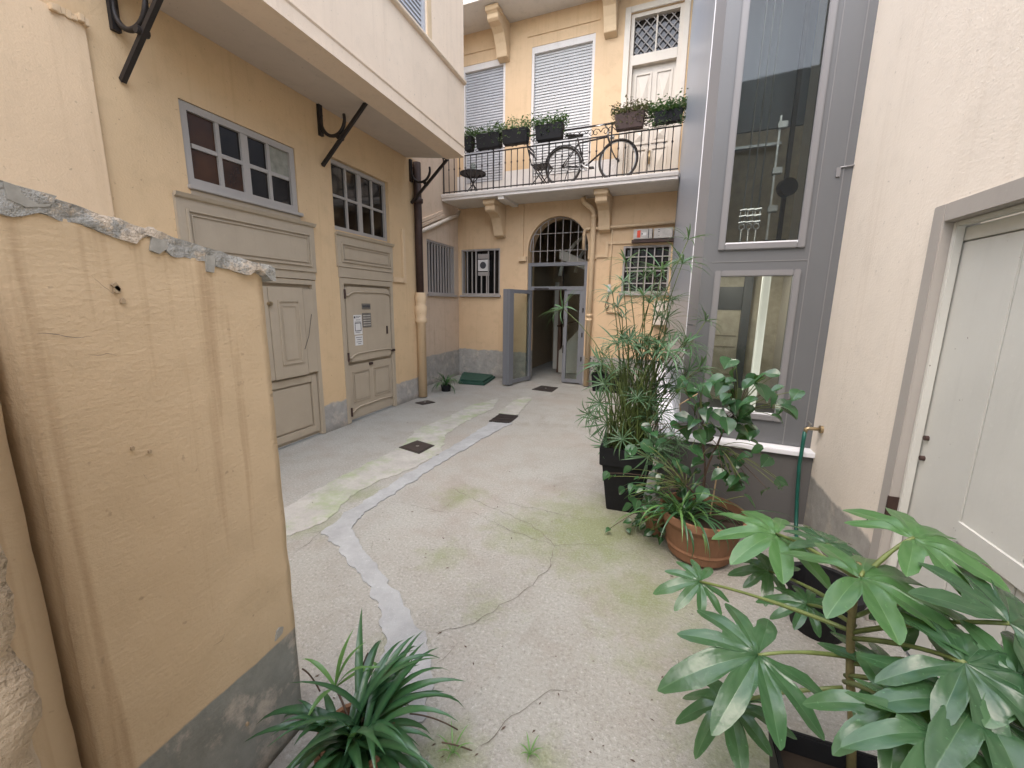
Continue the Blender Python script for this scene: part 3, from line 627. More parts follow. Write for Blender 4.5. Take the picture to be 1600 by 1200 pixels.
# balcony
BZ0, BZ1, BDp = 3.672, 3.795, .76
part('balcony_slab', MB().fbox(FB, -1.60, 2.86, BZ0, BZ1-.035, -.01, BDp-.03), M['balc_soffit'], bb)
mb = MB(); A = [(BDp-.03, BZ0+.002), (BDp-.012, BZ0+.01), (BDp-.012, BZ0+.05), (BDp+.01, BZ0+.06), (BDp+.025, BZ1-.02), (BDp+.025, BZ1), (0, BZ1), (0, BZ1-.034), (BDp-.03, BZ1-.034)]
part('balcony_edge', mb.prism([FB.p(-1.60, z, d) for d, z in A], [FB.p(2.86, z, d) for d, z in A]), M['white_base'], bb)
def corbel(u0, u1, z, k=1.):
    A = [(0, z), (.60, z), (.60, z-.10), (.57, z-.12), (.57, z-.19), (.53, z-.22), (.40, z-.24), (.30, z-.30), (.22, z-.42), (.17, z-.54), (.15, z-.62), (.0, z-.66)]
    o = part('corbel', MB().prism([FB.p(u0, q, d) for d, q in A], [FB.p(u1, q, d) for d, q in A]), M['trim'], bb, bevel=.006)
    part('corbel_cap', MB().fbox(FB, u0-.02, u1+.02, z-.09, z-.001, .40, .625), M['trim'], o, bevel=.008)
for a in (-.72, 1.48): corbel(a, a+.21, BZ0-.001)
for a in (-.68, 1.40): corbel(a, a+.22, 6.98)
part('upper_slab', MB().fbox(FB, -1.60, 2.86, 6.985, 7.12, -.01, .78), M['balc_soffit'], bb)
part('soffit_beam', MB().fbox(FB, -.36, -.24, BZ0-.05, BZ0-.001, .0, .72), M['balc_soffit'], bb)
# first floor wall base, cornice strips, shutters, flat door
for a, b in ((-1.675, -1.52), (-.555, 0), (1.225, 1.84)): part('white_base', MB().fbox(FB, a+.001, b-.001, BZ1, 4.33, 0, .006), M['white_base'], bb)
for a, b, z in ((-1.60, -.50, 6.62), (-.10, 1.30, 6.66)):
    part('lintel_strip', MB().fbox(FB, a, b, z, z+.03, 0, .02), M['wall_back'], bb, bevel=.004)
def shutter(u0, u1, z1, mat, lbl):
    s_ = tag(part('roller_shutter', MB().fbox(FB, u0+.05, u1-.05, z1-.11, z1, -.14, -.010), M['white_base'], bb), lbl)
    for a, b in ((u0, u0+.05), (u1-.05, u1)): part('shutter_guide', MB().fbox(FB, a, b, BZ1, z1, -.14, -.008), M['white_base'], s_)
    part('gap_shade', MB().fbox(FB, u0+.05, u1-.05, 4.2, z1-.11, -.13, -.11), M['ink'], s_)  # dark plate added to deepen the shade between the slats
    me = MB().hexa([FB.p(u0+.05, 0, -.09), FB.p(u1-.05, 0, -.09), FB.p(u1-.05, 0, -.058), FB.p(u0+.05, 0, -.058), FB.p(u0+.05, .0475, -.09), FB.p(u1-.05, .0475, -.09), FB.p(u1-.05, .0475, -.074), FB.p(u0+.05, .0475, -.074)]).mesh('slat', mat)
    z = 4.20
    while z < z1-.12: part('slat', me, None, s_, loc=(0, 0, z)); z += .0505
    part('bottom_panel', MB().fbox(FB, u0+.05, u1-.05, BZ1+.002, 4.195, -.10, -.07), M['white_base'], s_)
shutter(-1.52, -.555, 6.42, M['shutter_dark'], 'left roller shutter, lowered, darker grey')
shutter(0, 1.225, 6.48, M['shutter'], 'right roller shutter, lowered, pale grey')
fd = tag(part('flat_door', MB().fbox(FB, 1.90, 2.64, BZ1+.01, 5.83, -.16, -.12), M['cream_paint'], bb), 'cream panelled door onto the balcony')
part('door_frame', MB().fbox(FB, 1.841, 1.90, BZ1, 6.639, -.16, -.03).fbox(FB, 2.64, 2.699, BZ1, 6.639, -.16, -.03).fbox(FB, 1.901, 2.639, 5.832, 5.99, -.16, -.02).fbox(FB, 1.901, 2.639, 6.58, 6.639, -.16, -.03), M['cream_paint'], fd)
part('door_surround', MB().fbox(FB, 1.74, 1.838, BZ1, 6.74, 0, .025).fbox(FB, 2.702, 2.80, BZ1, 6.74, 0, .025).fbox(FB, 1.839, 2.701, 6.645, 6.74, 0, .024), M['cream_paint'], fd, bevel=.005)
for a, b in ((1.95, 2.24), (2.30, 2.59)):
    for z0, z1 in ((4.90, 5.72), (4.55, 4.84), (3.90, 4.48)):
        part('panel_moulding', frame_ring(MB(), FB, a, b, z0, z1, .03, -.12, -.10), M['cream_paint'], fd, bevel=.003)
        cx, cz = (a+b)/2, (z0+z1)/2
        pv = [FB.p(a+.05, z0+.05, -.12), FB.p(b-.05, z0+.05, -.12), FB.p(b-.05, z1-.05, -.12), FB.p(a+.05, z1-.05, -.12), FB.p(cx, cz, -.085)]
        part('panel', MB().add(pv, [(0, 1, 4), (1, 2, 4), (2, 3, 4), (3, 0, 4)]), M['cream_paint'], fd)
part('fanlight_pane', MB().fbox(FB, 1.901, 2.639, 5.991, 6.579, -.15, -.14), M['pane_dark'], fd)
for k in range(-5, 8):
    for s_ in (-1, 1):
        u0 = 1.90+k*.148; seg = []
        for z in (5.99, 6.58): seg.append((u0+(z-5.99)*.9*s_+(0 if s_ > 0 else .53), z))
        (ua, za), (ub, zb) = seg
        lo, hi = 1.90, 2.64; t0, t1 = 0., 1.
        for (c, dlt) in ((ua, ub-ua),):
            ta, tb = (lo-c)/dlt, (hi-c)/dlt; ta, tb = min(ta, tb), max(ta, tb); t0, t1 = max(t0, ta), min(t1, tb)
        if t1-t0 > .05: part('lattice_bar', MB().tube([FB.p(ua+(ub-ua)*t0, za+(zb-za)*t0, -.10-.012*(s_ > 0)), FB.p(ua+(ub-ua)*t1, za+(zb-za)*t1, -.10-.012*(s_ > 0))], .009, 6), M['grille'], fd)
part('mullion', MB().fbox(FB, 2.26, 2.285, 5.991, 6.579, -.125, -.08), M['cream_paint'], fd)
part('door_pull', MB().tube([FB.p(2.29, 4.42, -.10), FB.p(2.29, 4.30, -.07), FB.p(2.29, 4.20, -.09)], .02, 8), M['brass'], fd, smooth=True)
for a, b, c_, d_ in ((-1.7, 3.0, BZ1, 6.9),): part('room_dark', MB().fbox(FB, a, b, c_, d_, -.75, -.45), M['dark'], bb)
part('room_dark', MB().fbox(FB, -1.7, -.66, 1.7, 3.0, -.75, -.45), M['dark'], bb); part('room_dark', MB().fbox(FB, 2.35, 3.0, 1.7, 3.0, -.75, -.45), M['dark'], bb); part('room_dark', MB().fbox(FS, 7.3, 8.7, 1.7, 3.0, -.75, -.40), M['dark'], bb)
# balcony railing
RZ0, RZ1, RZ2, RD = 3.835, 4.475, 4.655, .70
rl = part('railing', MB().fbox(FB, -1.60, 2.85, RZ0, RZ0+.016, RD-.014, RD+.014).fbox(FB, -1.60, 2.85, RZ1, RZ1+.014, RD-.014, RD+.014), M['iron'], bb)
part('handrail', MB().fbox(FB, -1.60, 2.85, RZ2, RZ2+.022, RD-.02, RD+.02), M['iron'], rl, bevel=.005)
bal = MB().tube([(0, 0, 3.80), (0, 0, RZ1)], .0085, 6).lathe((0, 0, 0), [(.008, 4.24), (.016, 4.255), (.016, 4.27), (.008, 4.285)], 6).mesh('baluster', M['iron'])
post = MB().tube([(0, 0, 3.80), (0, 0, RZ2)], .014, 6).mesh('post', M['iron'])
k = 0; u = -1.58
while u < 2.84:
    p = FB.p(u, 0, RD)
    part('post' if k % 9 == 0 else 'baluster', post if k % 9 == 0 else bal, None, rl, loc=p); u += .123; k += 1
c_prof = [(.0, .0), (.035, .05), (.085, .06), (.12, .03), (.115, -.02), (.08, -.035), (.055, -.01), (.07, .015)]
sc_ = MB()
for sgn in (1, -1): sc_.tube([FB.u*(sgn*a)+Vector((0, 0, b+.07)) for a, b in c_prof], .007, 5)
sc_ = sc_.mesh('scroll', M['iron'], True); u = -1.4
while u < 2.8: part('scroll', sc_, None, rl, loc=FB.p(u, RZ1+.01, RD)); u += .246

# ------------------------------------------------------------------ lift tower
ED = Vector((1.127, -.124, 0)).normalized(); EN = Vector((ED.y, -ED.x, 0))
FE = Frame((.089, 3.649, 0), ED, EN)
lt = thing('lift_tower', 'tall grey painted lift shaft with two framed windows on a white-silled plinth', 'lift shaft', (.7, 3.8, 0))
LD = -.12; FF = Frame(FE.p(0, 0, LD), ED, EN); LZ = .592; LTOP = 8.0
lw = [(.375, .855, 2.12, 5.2), (.37, .855, .815, 1.885)]
part('front_panel', wall(FF, .23, 1.118, LZ, LTOP, lw, .07), M['lift_grey'], lt)
c0, c1 = FF.p(.23, 0, 0), FF.p(.155, 0, -.09)
c2 = Vector((.235, 8.48, 0))
def vslab(a, b, z0, z1, th, side):
    t = (b-a).normalized(); nn = Vector((t.y, -t.x, 0))*th*side
    return MB().hexa([(a.x, a.y, z0), (b.x, b.y, z0), (b.x+nn.x, b.y+nn.y, z0), (a.x+nn.x, a.y+nn.y, z0), (a.x, a.y, z1), (b.x, b.y, z1), (b.x+nn.x, b.y+nn.y, z1), (a.x+nn.x, a.y+nn.y, z1)])
part('corner_panel', vslab(c1, c0, LZ, 1.497, .05, -1), M['lift_trim'], lt); part('corner_panel', vslab(c1, c0, 1.503, LTOP, .05, -1), M['lift_trim'], lt)
part('side_panel', vslab(c1+Vector((0, .004, 0)), c2, LZ, LTOP, .05, 1), M['lift_sky_blue'], lt)
part('caulk_line', MB().tube([(c1.x-.002, c1.y, LZ), (c1.x-.002, c1.y, LTOP)], .0035, 6), M['sill_white'], lt)
for (a, b, z0, z1), nm in zip(lw, ('upper', 'lower')):
    f = MB(); w0 = .042
    for (ua, ub, za, zb) in ((a-w0, a+.004, z0-w0, z1+w0), (b-.004, b+w0, z0-w0, z1+w0)): f.fbox(FF, ua, ub, za, zb, -.02, .022)
    f.fbox(FF, a+.005, b-.005, z0-w0, z0+.004, -.02, .021).fbox(FF, a+.005, b-.005, z1-.004, z1+w0, -.02, .021)
    wf = part('window_frame', f, M['lift_trim'], lt, bevel=.006)
    part('glass_pane', MB().fbox(FF, a, b, z0, z1, -.04, -.032), M['lift_glass'], wf)
    part('inner_bead', MB().fbox(FF, a, b, z0-.001, z0+.014, -.03, .010), M['sill_white'], wf)
for u_ in (.93, 1.06): part('panel_seam', MB().fbox(FF, u_, u_+.006, LZ, LTOP, 0, .004), M['lift_trim'], lt)
part('panel_seam', MB().fbox(FF, .30, .93, 1.99, 1.996, 0, .003), M['lift_trim'], lt)
part('cable_clip', MB().tube([FF.p(1.04, 2.60, .004), FF.p(1.075, 2.60, .012), FF.p(1.118, 2.605, .01)], .006, 6).fbox(FF, 1.02, 1.045, 2.54, 2.60, 0, .01), M['lift_trim'], lt)
# plinth and sill, wrapping along the side
part('plinth', MB().fbox(FE, .03, 1.125, 0, .548, -.12, -.03), M['plinth'], lt)
part('plinth', vslab(FE.p(.03, 0, -.121), Vector((.12, 8.46, 0)), 0, .547, .1, 1), M['plinth'], lt)
part('sill', MB().fbox(FE, 0, 1.13, .55, .588, -.22, .0), M['sill_white'], lt, bevel=.005)
part('sill', vslab(FE.p(0, 0, -.222), Vector((.09, 8.46, 0)), .551, .589, .16, 1), M['sill_white'], lt)
# inside the shaft: beige rear, guide rails, ropes, rope ends with shackles, counterweight pulley
FI = Frame(FF.p(0, 0, -1.35), ED, EN)
part('shaft_rear', MB().fbox(FI, .1, 1.15, 0, 2.02, -.05, 0), plain('beige_metal', (.62, .55, .43), .5), lt)
part('shaft_rear', MB().fbox(FI, .1, 1.15, 2.22, 3.35, -.05, 0), plain('tan_metal', (.32, .26, .18), .5), lt)
part('shaft_rear', MB().fbox(FI, .1, 1.15, 3.36, LTOP, -.06, 0), M['lift_grey'], lt)
part('shaft_beam', MB().fbox(FI, .1, 1.15, 2.02, 2.22, -.05, .12), M['iron'], lt)
for z in (1.22, 1.34, .92): part('cabin_groove', MB().fbox(FI, .12, .60, z, z+.012, 0, .006), M['greige'], lt)
part('cabin_groove', MB().fbox(FI, .12, .66, 1.62, 1.86, 0, .01), M['lift_grey'], lt)
part('cabin_edge', MB().fbox(FI, .62, .70, 0, 2.0, 0, .10), M['lift_grey'], lt)
lm, lt_, lbs = newmat('strip_lamp'); lbs.inputs['Base Color'].default_value = (.8, .8, .75, 1); lbs.inputs['Emission Color'].default_value = (1, .95, .82, 1); lbs.inputs['Emission Strength'].default_value = .17
part('strip_lamp', MB().fbox(FF, .705, .765, .66, 1.94, -.55, -.45), lm, lt, bevel=.01)
lm2, _, lbs2 = newmat('ceiling_lamp'); lbs2.inputs['Emission Color'].default_value = (1, .95, .84, 1); lbs2.inputs['Emission Strength'].default_value = 14.  # dim round lamp; its strong glow is added to brighten the lift interior
part('ceiling_lamp', MB().lathe(FF.p(.52, 0, -.75), [(0, 1.955), (.07, 1.955), (.09, 1.985), (0, 1.99)], 20), lm2, lt)
part('shaft_side', MB().fbox(FF, 1.00, 1.06, 0, LTOP, -1.34, -.10), M['lift_trim'], lt)
part('guide_rail', MB().fbox(FF, .80, .83, 2.05, LTOP, -.80, -.72), M['iron'], lt); part('guide_rail', MB().fbox(FF, .70, .715, 2.05, 3.2, -.62, -.60), M['steel'], lt)
part('door_header', MB().fbox(FI, .15, .80, 3.19, 3.215, .02, .06), M['steel'], lt)
for z in (2.45, 2.75, 3.1): part('rail_bracket', MB().fbox(FF, .69, .76, z, z+.05, -.64, -.58), M['steel'], lt, bevel=.004)
for k in range(3):
    u_ = .50+k*.055
    rp = part('lift_rope', MB().tube([FF.p(u_, 2.45, -.5), FF.p(u_+.02, LTOP, -.5)], .006, 6), M['steel'], lt)
    part('shackle', MB().tube([FF.p(u_, 2.05, -.5), FF.p(u_, 2.30, -.5)], .009, 6).tube([FF.p(u_+.022*math.cos(R(a)), 2.325+.024*math.sin(R(a)), -.5) for a in range(0, 360, 40)], .006, 5, True).tube([FF.p(u_+.018, 2.35, -.5), FF.p(u_+.018, 2.46, -.5)], .005, 5).tube([FF.p(u_-.018, 2.35, -.5), FF.p(u_-.018, 2.46, -.5)], .005, 5), M['steel'], rp, smooth=True)
    for z in (2.36, 2.41, 2.46): part('clamp', MB().tube([FF.p(u_-.026, z, -.5), FF.p(u_+.026, z+.006, -.5)], .009, 6), M['steel'], rp)
part('pulley', MB().tube([FF.p(.79, 2.62, -.56), FF.p(.815, 2.62, -.50)], .07, 20), M['iron'], lt)
part('machine_box', MB().fbox(FF, .66, .84, 2.06, 2.20, -.62, -.42), M['iron'], lt, bevel=.01)
part('pit_floor', MB().fbox(FF, .36, .99, .60, .64, -1.34, -.08), M['lift_grey'], lt)
part('shaft_beam', MB().fbox(FF, .3, .99, 2.0, 2.055, -1.3, -.08), M['lift_trim'], lt)

# ------------------------------------------------------------------ right building
FR = Frame((1.21, 0, 0), (0, 1, 0), (-1, 0, 0))
rb = thing('right_building', 'pale cream plastered wall on the right with a boarded greige door', 'building', (1.3, 2, 0))
RTOP = 4.9
part('wall', wall(FR, -2.0, 3.66, 0, RTOP, [(1.45, 2.55, 0, 2.10)], .35), M['wall_right'], rb)
part('wall', MB().fbox(FR, 3.661, 8.9, 0, RTOP, -.35, -.002), M['wall_right'], rb)
FW = Frame((-3.8, -5.0, 0), (1, 0, 0), (0, 1, 0))
part('rear_building', wall(FW, 0, 5.4, 0, 7.0, [(.8, 1.8, 3.6, 5.4), (3.4, 4.4, 3.6, 5.4), (1.6, 3.4, 0, 2.6)], .3), M['wall_right'], rb)  # separate unseen building behind the camera, sized for the lift glass reflections
for a in (.8, 3.4):
    part('rear_shutter', MB().fbox(FW, a, a+1, 3.6, 5.4, -.15, -.1), M['shutter'], rb)
f = MB(); f.fbox(FR, 2.49, 2.575, 0, 2.115, -.12, .014).fbox(FR, 1.42, 1.505, 0, 2.115, -.12, .014).fbox(FR, 1.506, 2.489, 2.035, 2.115, -.12, .013)
df = part('door_frame', f, M['lilac_frame'], rb, bevel=.004)
part('frame_bead', MB().fbox(FR, 2.465, 2.49, 0, 2.034, -.06, -.025).fbox(FR, 1.506, 2.464, 2.012, 2.034, -.06, -.026), M['greige_light'], df, bevel=.004)
dr = part('boarded_door', MB().fbox(FR, 1.506, 2.488, .02, 2.01, -.12, -.085), M['greige_light'], rb)
for a, b in ((2.135, 2.484), (1.82, 2.128), (1.51, 1.813)): part('plank', MB().fbox(FR, a, b, .025, 1.945, -.085, -.066), M['greige_light'], dr, bevel=.003)
part('top_rail', MB().fbox(FR, 1.51, 2.484, 1.95, 2.008, -.085, -.062), M['greige_light'], dr, bevel=.003)
part('mid_rail', MB().fbox(FR, 1.51, 2.12, .70, .80, -.066, -.045), M['greige_light'], dr, bevel=.012)
for z in (.95, 1.05): part('bolt_head', MB().tube([FR.p(2.44, z, -.066), FR.p(2.44, z, -.05)], .012, 10), M['rust_iron'], dr)
part('old_hinge', MB().fbox(FR, 2.484, 2.497, .60, .72, -.08, .018), M['rust_iron'], df)
part('hook', MB().tube([FR.p(2.62, .55, 0), FR.p(2.62, .545, .03), FR.p(2.60, .52, .035), FR.p(2.58, .53, .035)], .004, 6), M['iron'], rb)
tp = part('water_tap', MB().tube([FR.p(3.475, .79, 0), FR.p(3.475, .79, .09), FR.p(3.475, .785, .10), FR.p(3.475, .75, .105)], [.013, .013, .014, .012], 10), M['brass'], rb, smooth=True)
part('tap_flange', MB().tube([FR.p(3.475, .79, 0), FR.p(3.475, .79, .018)], .028, 12), M['brass'], tp)
part('tap_handle', MB().tube([FR.p(3.475, .80, .085), FR.p(3.475, .83, .085)], .007, 8).tube([FR.p(3.44, .832, .085), FR.p(3.51, .832, .085)], .006, 6), M['steel'], tp)
hs = [FR.p(3.475, .765, .105), FR.p(3.47, .70, .108), FR.p(3.465, .5, .112), FR.p(3.45, .25, .10), FR.p(3.43, .08, .09), FR.p(3.36, .02, .10), FR.p(3.2, .015, .14), FR.p(3.05, .015, .10), FR.p(2.95, .015, .18)]
tag(part('garden_hose', MB().tube(hs, .013, 8), M['hose'], None, smooth=True), 'dark green garden hose hanging from the brass wall tap', 'hose')

# ------------------------------------------------------------------ low wall and near pier on the left
def rough(mb, amp, sc, seed=0, keep=None):
    for i, v in enumerate(mb.v):
        if keep and keep(v): continue
        q = v*sc+Vector((seed, seed*2, 0)); v += Vector((noise.noise(q), noise.noise(q+Vector((31, 0, 0))), noise.noise(q+Vector((0, 57, 0)))))*amp
    return mb
def gridbox(x0, x1, y0, y1, z0f, z1f, nx, ny, nz):
    """subdivided box; z0f/z1f are functions of y"""
    mb = MB(); idx = {}
    def V(i, j, k):
        if (i, j, k) not in idx:
            y = y0+(y1-y0)*j/ny; za, zb = z0f(y), z1f(y); idx[(i, j, k)] = len(mb.v)
            mb.v.append(Vector((x0+(x1-x0)*i/nx, y, za+(zb-za)*k/nz)))
        return idx[(i, j, k)]
    for i in range(nx):
        for j in range(ny):
            for k in (0, nz): mb.f.append((V(i, j, k), V(i+1, j, k), V(i+1, j+1, k), V(i, j+1, k)))
    for i in range(nx):
        for k in range(nz):
            for j in (0, ny): mb.f.append((V(i, j, k), V(i+1, j, k), V(i+1, j, k+1), V(i, j, k+1)))
    for j in range(ny):
        for k in range(nz):
            for i in (0, nx): mb.f.append((V(i, j, k), V(i, j+1, k), V(i, j+1, k+1), V(i, j, k+1)))
    return mb
gw = thing('courtyard_wall', 'weathered cream screen wall at left foreground with crumbling coping and grey foot', 'wall', (-1.3, .7, 0))
wt = lambda y: 1.745+(1.055-y)*.19
body = gridbox(-1.40, -1.20, .47, 1.055, lambda y: 0, wt, 3, 24, 70)
part('body', rough(body, .003, 9, 1, lambda v: v.z < .001), M['wall_low'], gw, smooth=True)
def coping_mat():
    m, t, b = newmat('broken_coping'); v = mapping(t); n = noi(t, v, 9, 6, .7); f = noi(t, v, 60, 4, .7)
    col = mix(t, ramp(t, n, .50, .56), (.34, .33, .30), (.56, .47, .37)); col = mix(t, ramp(t, f, .5, .7, 0, .7), col, (.13, .12, .10))
    g = nd(t, 'ShaderNodeNewGeometry'); s = nd(t, 'ShaderNodeSeparateXYZ'); t.links.new(g.outputs['Normal'], s.inputs[0])
    t.links.new(col, b.inputs['Base Color']); b.inputs['Roughness'].default_value = .95; bump(t, b, math_(t, 'ADD', n, f), 1., .012); return m
M['coping'] = coping_mat()
cap = gridbox(-1.42, -1.194, .40, 1.085, lambda y: wt(y)-.028, lambda y: wt(y)+.016, 8, 70, 5)
for v in cap.v:
    if v.x > -1.2:                                   # plaster lost in irregular bites along the face
        k = noise.noise(Vector((v.y*9, 3, v.z*4))); v.x -= max(0, k)*.012; v.x += .02*max(0, (v.y-.97)/.11)
        if v.z < wt(v.y)-.01: v.z += max(0, noise.noise(Vector((v.y*14, 9, 0))))*.05-max(0, noise.noise(Vector((v.y*11, 4, 0))))*.035
part('coping', rough(cap, .005, 30, 3), M['coping'], gw)
def chip(px_, py_, pts, mat):
    c = onx(px_, py_, -1.2); P0 = [(c.y+a, c.z+b) for a, b in pts]
    part('plaster_scar', MB().prism([(-1.199, y, z) for y, z in P0], [(-1.1925, y, z) for y, z in P0]), mat, gw)
scar = M['scar'] = plain('bare_render', (.30, .285, .25), .95, sc=40)
chip(434, 988, [(-.018, -.02), (.012, -.012), (.02, .008), (.004, .018), (-.008, .012)], scar)
chip(245, 385, [(-.02, -.012), (.0, -.018), (.018, -.004), (.02, .016), (-.012, .02)], scar)
chip(326, 412, [(-.012, -.022), (.008, -.024), (.016, .02), (-.01, .022)], scar)
chip(40, 308, [(-.03, -.01), (-.005, -.02), (.03, -.012), (.045, .012), (-.03, .02)], scar)
rm_ = plain('rust_mark', (.36, .27, .17), .95)
chip(176, 445, [(-.006, .0), (.003, -.012), (.01, -.018), (.012, -.010), (.004, .006)], rm_)
def hairline(pix, wd=.0011):
    P0 = [onx(x, y, -1.2) for x, y in pix]; pts = []
    for a, b in zip(P0, P0[1:]):
        n = max(2, int((b-a).length/.008)); pts += [a.lerp(b, k/n) for k in range(n)]
    up_, dn_ = [], []
    for i, p in enumerate(pts):
        o = noise.noise(p*60)*.004; w_ = wd*(.4+.9*abs(noise.noise(p*90)))*min(1, .2+i/5, .2+(len(pts)-1-i)/5); up_.append((-1.1955, p.y, p.z+o+w_)); dn_.append((-1.1955, p.y, p.z+o-w_))
    n = len(pts); part('hairline_crack', MB().add(up_+dn_, [(i, i+1, n+i+1, n+i) for i in range(n-1)]), M['crack'], gw)
for pix in ([(135, 555), (165, 553), (188, 557)], [(2, 360), (22, 362)], [(55, 520), (110, 527), (150, 526)], [(140, 430), (172, 458), (186, 462)], [(290, 600), (296, 690), (300, 760)], [(215, 690), (222, 740), (236, 760)], [(330, 1010), (345, 1000), (352, 985)]): hairline(pix)
for x, y, k in ((205, 700, .5), (232, 705, .45), (180, 452, .8), (190, 470, .6), (385, 1130, .6)):
    chip(x, y, [(-.008*k, -.009*k), (.004*k, -.012*k), (.009*k, .002*k), (.002*k, .012*k), (-.006*k, .006*k)], rm_)
pr = thing('gate_pier', 'plain cream pier at the left edge beyond a dark joint', 'wall', (-1.4, .2, 0))
part('body', rough(gridbox(-1.6, -1.235, -.2, .452, lambda y: 0, lambda y: 3.2, 3, 8, 40), .004, 8, 5, lambda v: v.z < .001), M['wall_low'], pr, smooth=True)
jb = gridbox(-1.225, -.80, -.5, .272, lambda y: 0, lambda y: 1.75, 10, 28, 70)
for v in jb.v:
    e = max(0, 1-((v.x+.80)**2+(v.y-.272)**2)**.5/.12)
    q = Vector((v.x*11, v.y*11, v.z*9)); k = noise.noise(q)+.5*noise.noise(q*2.3)
    v += Vector((-1, -1, 0))*e*(.012+.022*k)
rough(jb, .009, 17, 8, lambda v: v.z < .001)
M['rubble'] = plaster('crumbling_render', (.44, .345, .24), None, worn=.9, streak=.6, bs=1., sc=2)
tag(part('broken_jamb', jb, M['rubble'], None, smooth=True), 'crumbling rough plaster jamb at the extreme lower left edge', 'wall', kind='thing')

# ------------------------------------------------------------------ small fixed things on the ground
def quadpix(pix, z=0.): return [gp(x, y, z) for x, y in pix]
def cover(name, pix, label, cat, ring=True):
    c = sum(quadpix(pix), Vector())/4; t = thing(name, label, cat, (c.x, c.y, 0)); P = quadpix(pix)
    part('frame', MB().prism([(p.x, p.y, .0005) for p in P], [(p.x, p.y, .010) for p in P]), M['cast'], t)
    I = [c.lerp(p, .86) for p in P]; part('plate', MB().prism([(p.x, p.y, .0101) for p in I], [(p.x, p.y, .014) for p in I]), M['cast'], t)
    part('lifting_hole', MB().lathe((c.x, c.y, 0), [(.0, .0145), (.02, .0145), (.02, .018), (.012, .018), (.012, .0146)], 12), M['steel'], t)
    return t
cover('manhole_cover', [(623, 700), (652, 689), (679, 697), (655, 710)], 'dark square iron manhole cover in the pale mortar strip', 'manhole cover')
cover('manhole_cover', [(648, 630), (668, 626), (680, 629), (660, 633)], 'small iron cover on the ground at the foot of the left downpipe', 'manhole cover')
cover('manhole_cover', [(831, 609), (846, 603), (872, 606), (862, 613)], 'flat metal cover on the ground before the entrance door', 'manhole cover')
P = quadpix([(764, 659), (780, 648), (810, 651), (796, 662)]); c = sum(P, Vector())/4
dg = thing('drain_grate', 'black slotted drain grate in the middle of the courtyard', 'drain', (c.x, c.y, 0))
part('sump', MB().prism([(p.x, p.y, .0005) for p in P], [(p.x, p.y, .006) for p in P]), M['ink'], dg)
for i in range(11):
    f0, f1 = (i+.25)/11, (i+.75)/11; a, b, c_, d_ = P[0].lerp(P[3], f0), P[1].lerp(P[2], f0), P[1].lerp(P[2], f1), P[0].lerp(P[3], f1)
    part('slat', MB().prism([(p.x, p.y, .0062) for p in (a, b, c_, d_)], [(p.x, p.y, .018) for p in (a, b, c_, d_)]), M['cast'], dg)
for i in range(4):
    f0, f1 = i/3*.95, i/3*.95+.05; a, b, c_, d_ = P[0].lerp(P[1], f0), P[3].lerp(P[2], f0), P[3].lerp(P[2], f1), P[0].lerp(P[1], f1)
    part('crossbar', MB().prism([(p.x, p.y, .0181) for p in (a, b, c_, d_)], [(p.x, p.y, .021) for p in (a, b, c_, d_)]), M['cast'], dg)
# green low bench-box / folded mat in the far left corner
P = quadpix([(716, 600), (757, 603), (774, 591), (722, 586)]); 
gm = thing('folded_mat', 'low dark green folded mat on the ground in the far left corner', 'mat', P[0])
part('layer', MB().prism([(p.x, p.y, .003) for p in P], [(p.x, p.y, .05) for p in P]), M['green_mat'], gm, bevel=.01)
I = [p.lerp(sum(P, Vector())/4, .12) for p in P]
part('layer', MB().prism([(p.x, p.y, .0505) for p in I], [(p.x, p.y, .09) for p in I]), M['green_mat'], gm, bevel=.01)

# ------------------------------------------------------------------ leaf shapes
def fatsia_mesh(seed, mat, droop=.25, lobes=8):
    rnd = random.Random(seed); mb = MB(); mb.at = []
    span = R(312); ts = [-.5, -.46, -.36, -.22, -.10, -.018, 0, .018, .10, .22, .36, .46]; rings = [0, .12, .26, .42, .58, .74, .88, 1]
    cols = []
    for i in range(lobes):
        ac = -span/2+span*(i+.5)/lobes+rnd.uniform(-.05, .05); L = (1-.30*abs((i+.5)/lobes-.5)*2)*rnd.uniform(.88, 1.1); dr = droop*rnd.uniform(.6, 1.5); tw = rnd.uniform(-.10, .10)
        for t in ts+([.5] if i == lobes-1 else []):
            q = abs(2*t); rad = L*(.45+.55*max(0, 1-q**1.5)**.95); rad *= 1+.035*math.sin(t*75+seed)*q
            cols.append((ac+t*span/lobes*.97, rad, t, dr, tw, L))
    for (a, rad, t, dr, tw, L) in cols:
        for k, f in enumerate(rings):
            r = rad*f; fold = abs(t)*.35*min(r, .6*L)*(1 if r < .5 else .8)
            wav = .022*math.sin(r*14+seed)*abs(2*t)
            z = -dr*r*r+fold*.5+wav+tw*t*r+.06*r*(1-r)
            ang = a
            mb.v.append(Vector((math.cos(ang)*r, math.sin(ang)*r, z))); mb.at.append((1-.4*f) if abs(t) < .01 else (.22 if k % 2 else 0.))
    n = len(rings)
    for c in range(len(cols)-1):
        for k in range(n-1): mb.f.append((c*n+k, c*n+k+1, (c+1)*n+k+1, (c+1)*n+k))
    return mb.mesh('leaf', mat, True, fixn=False)
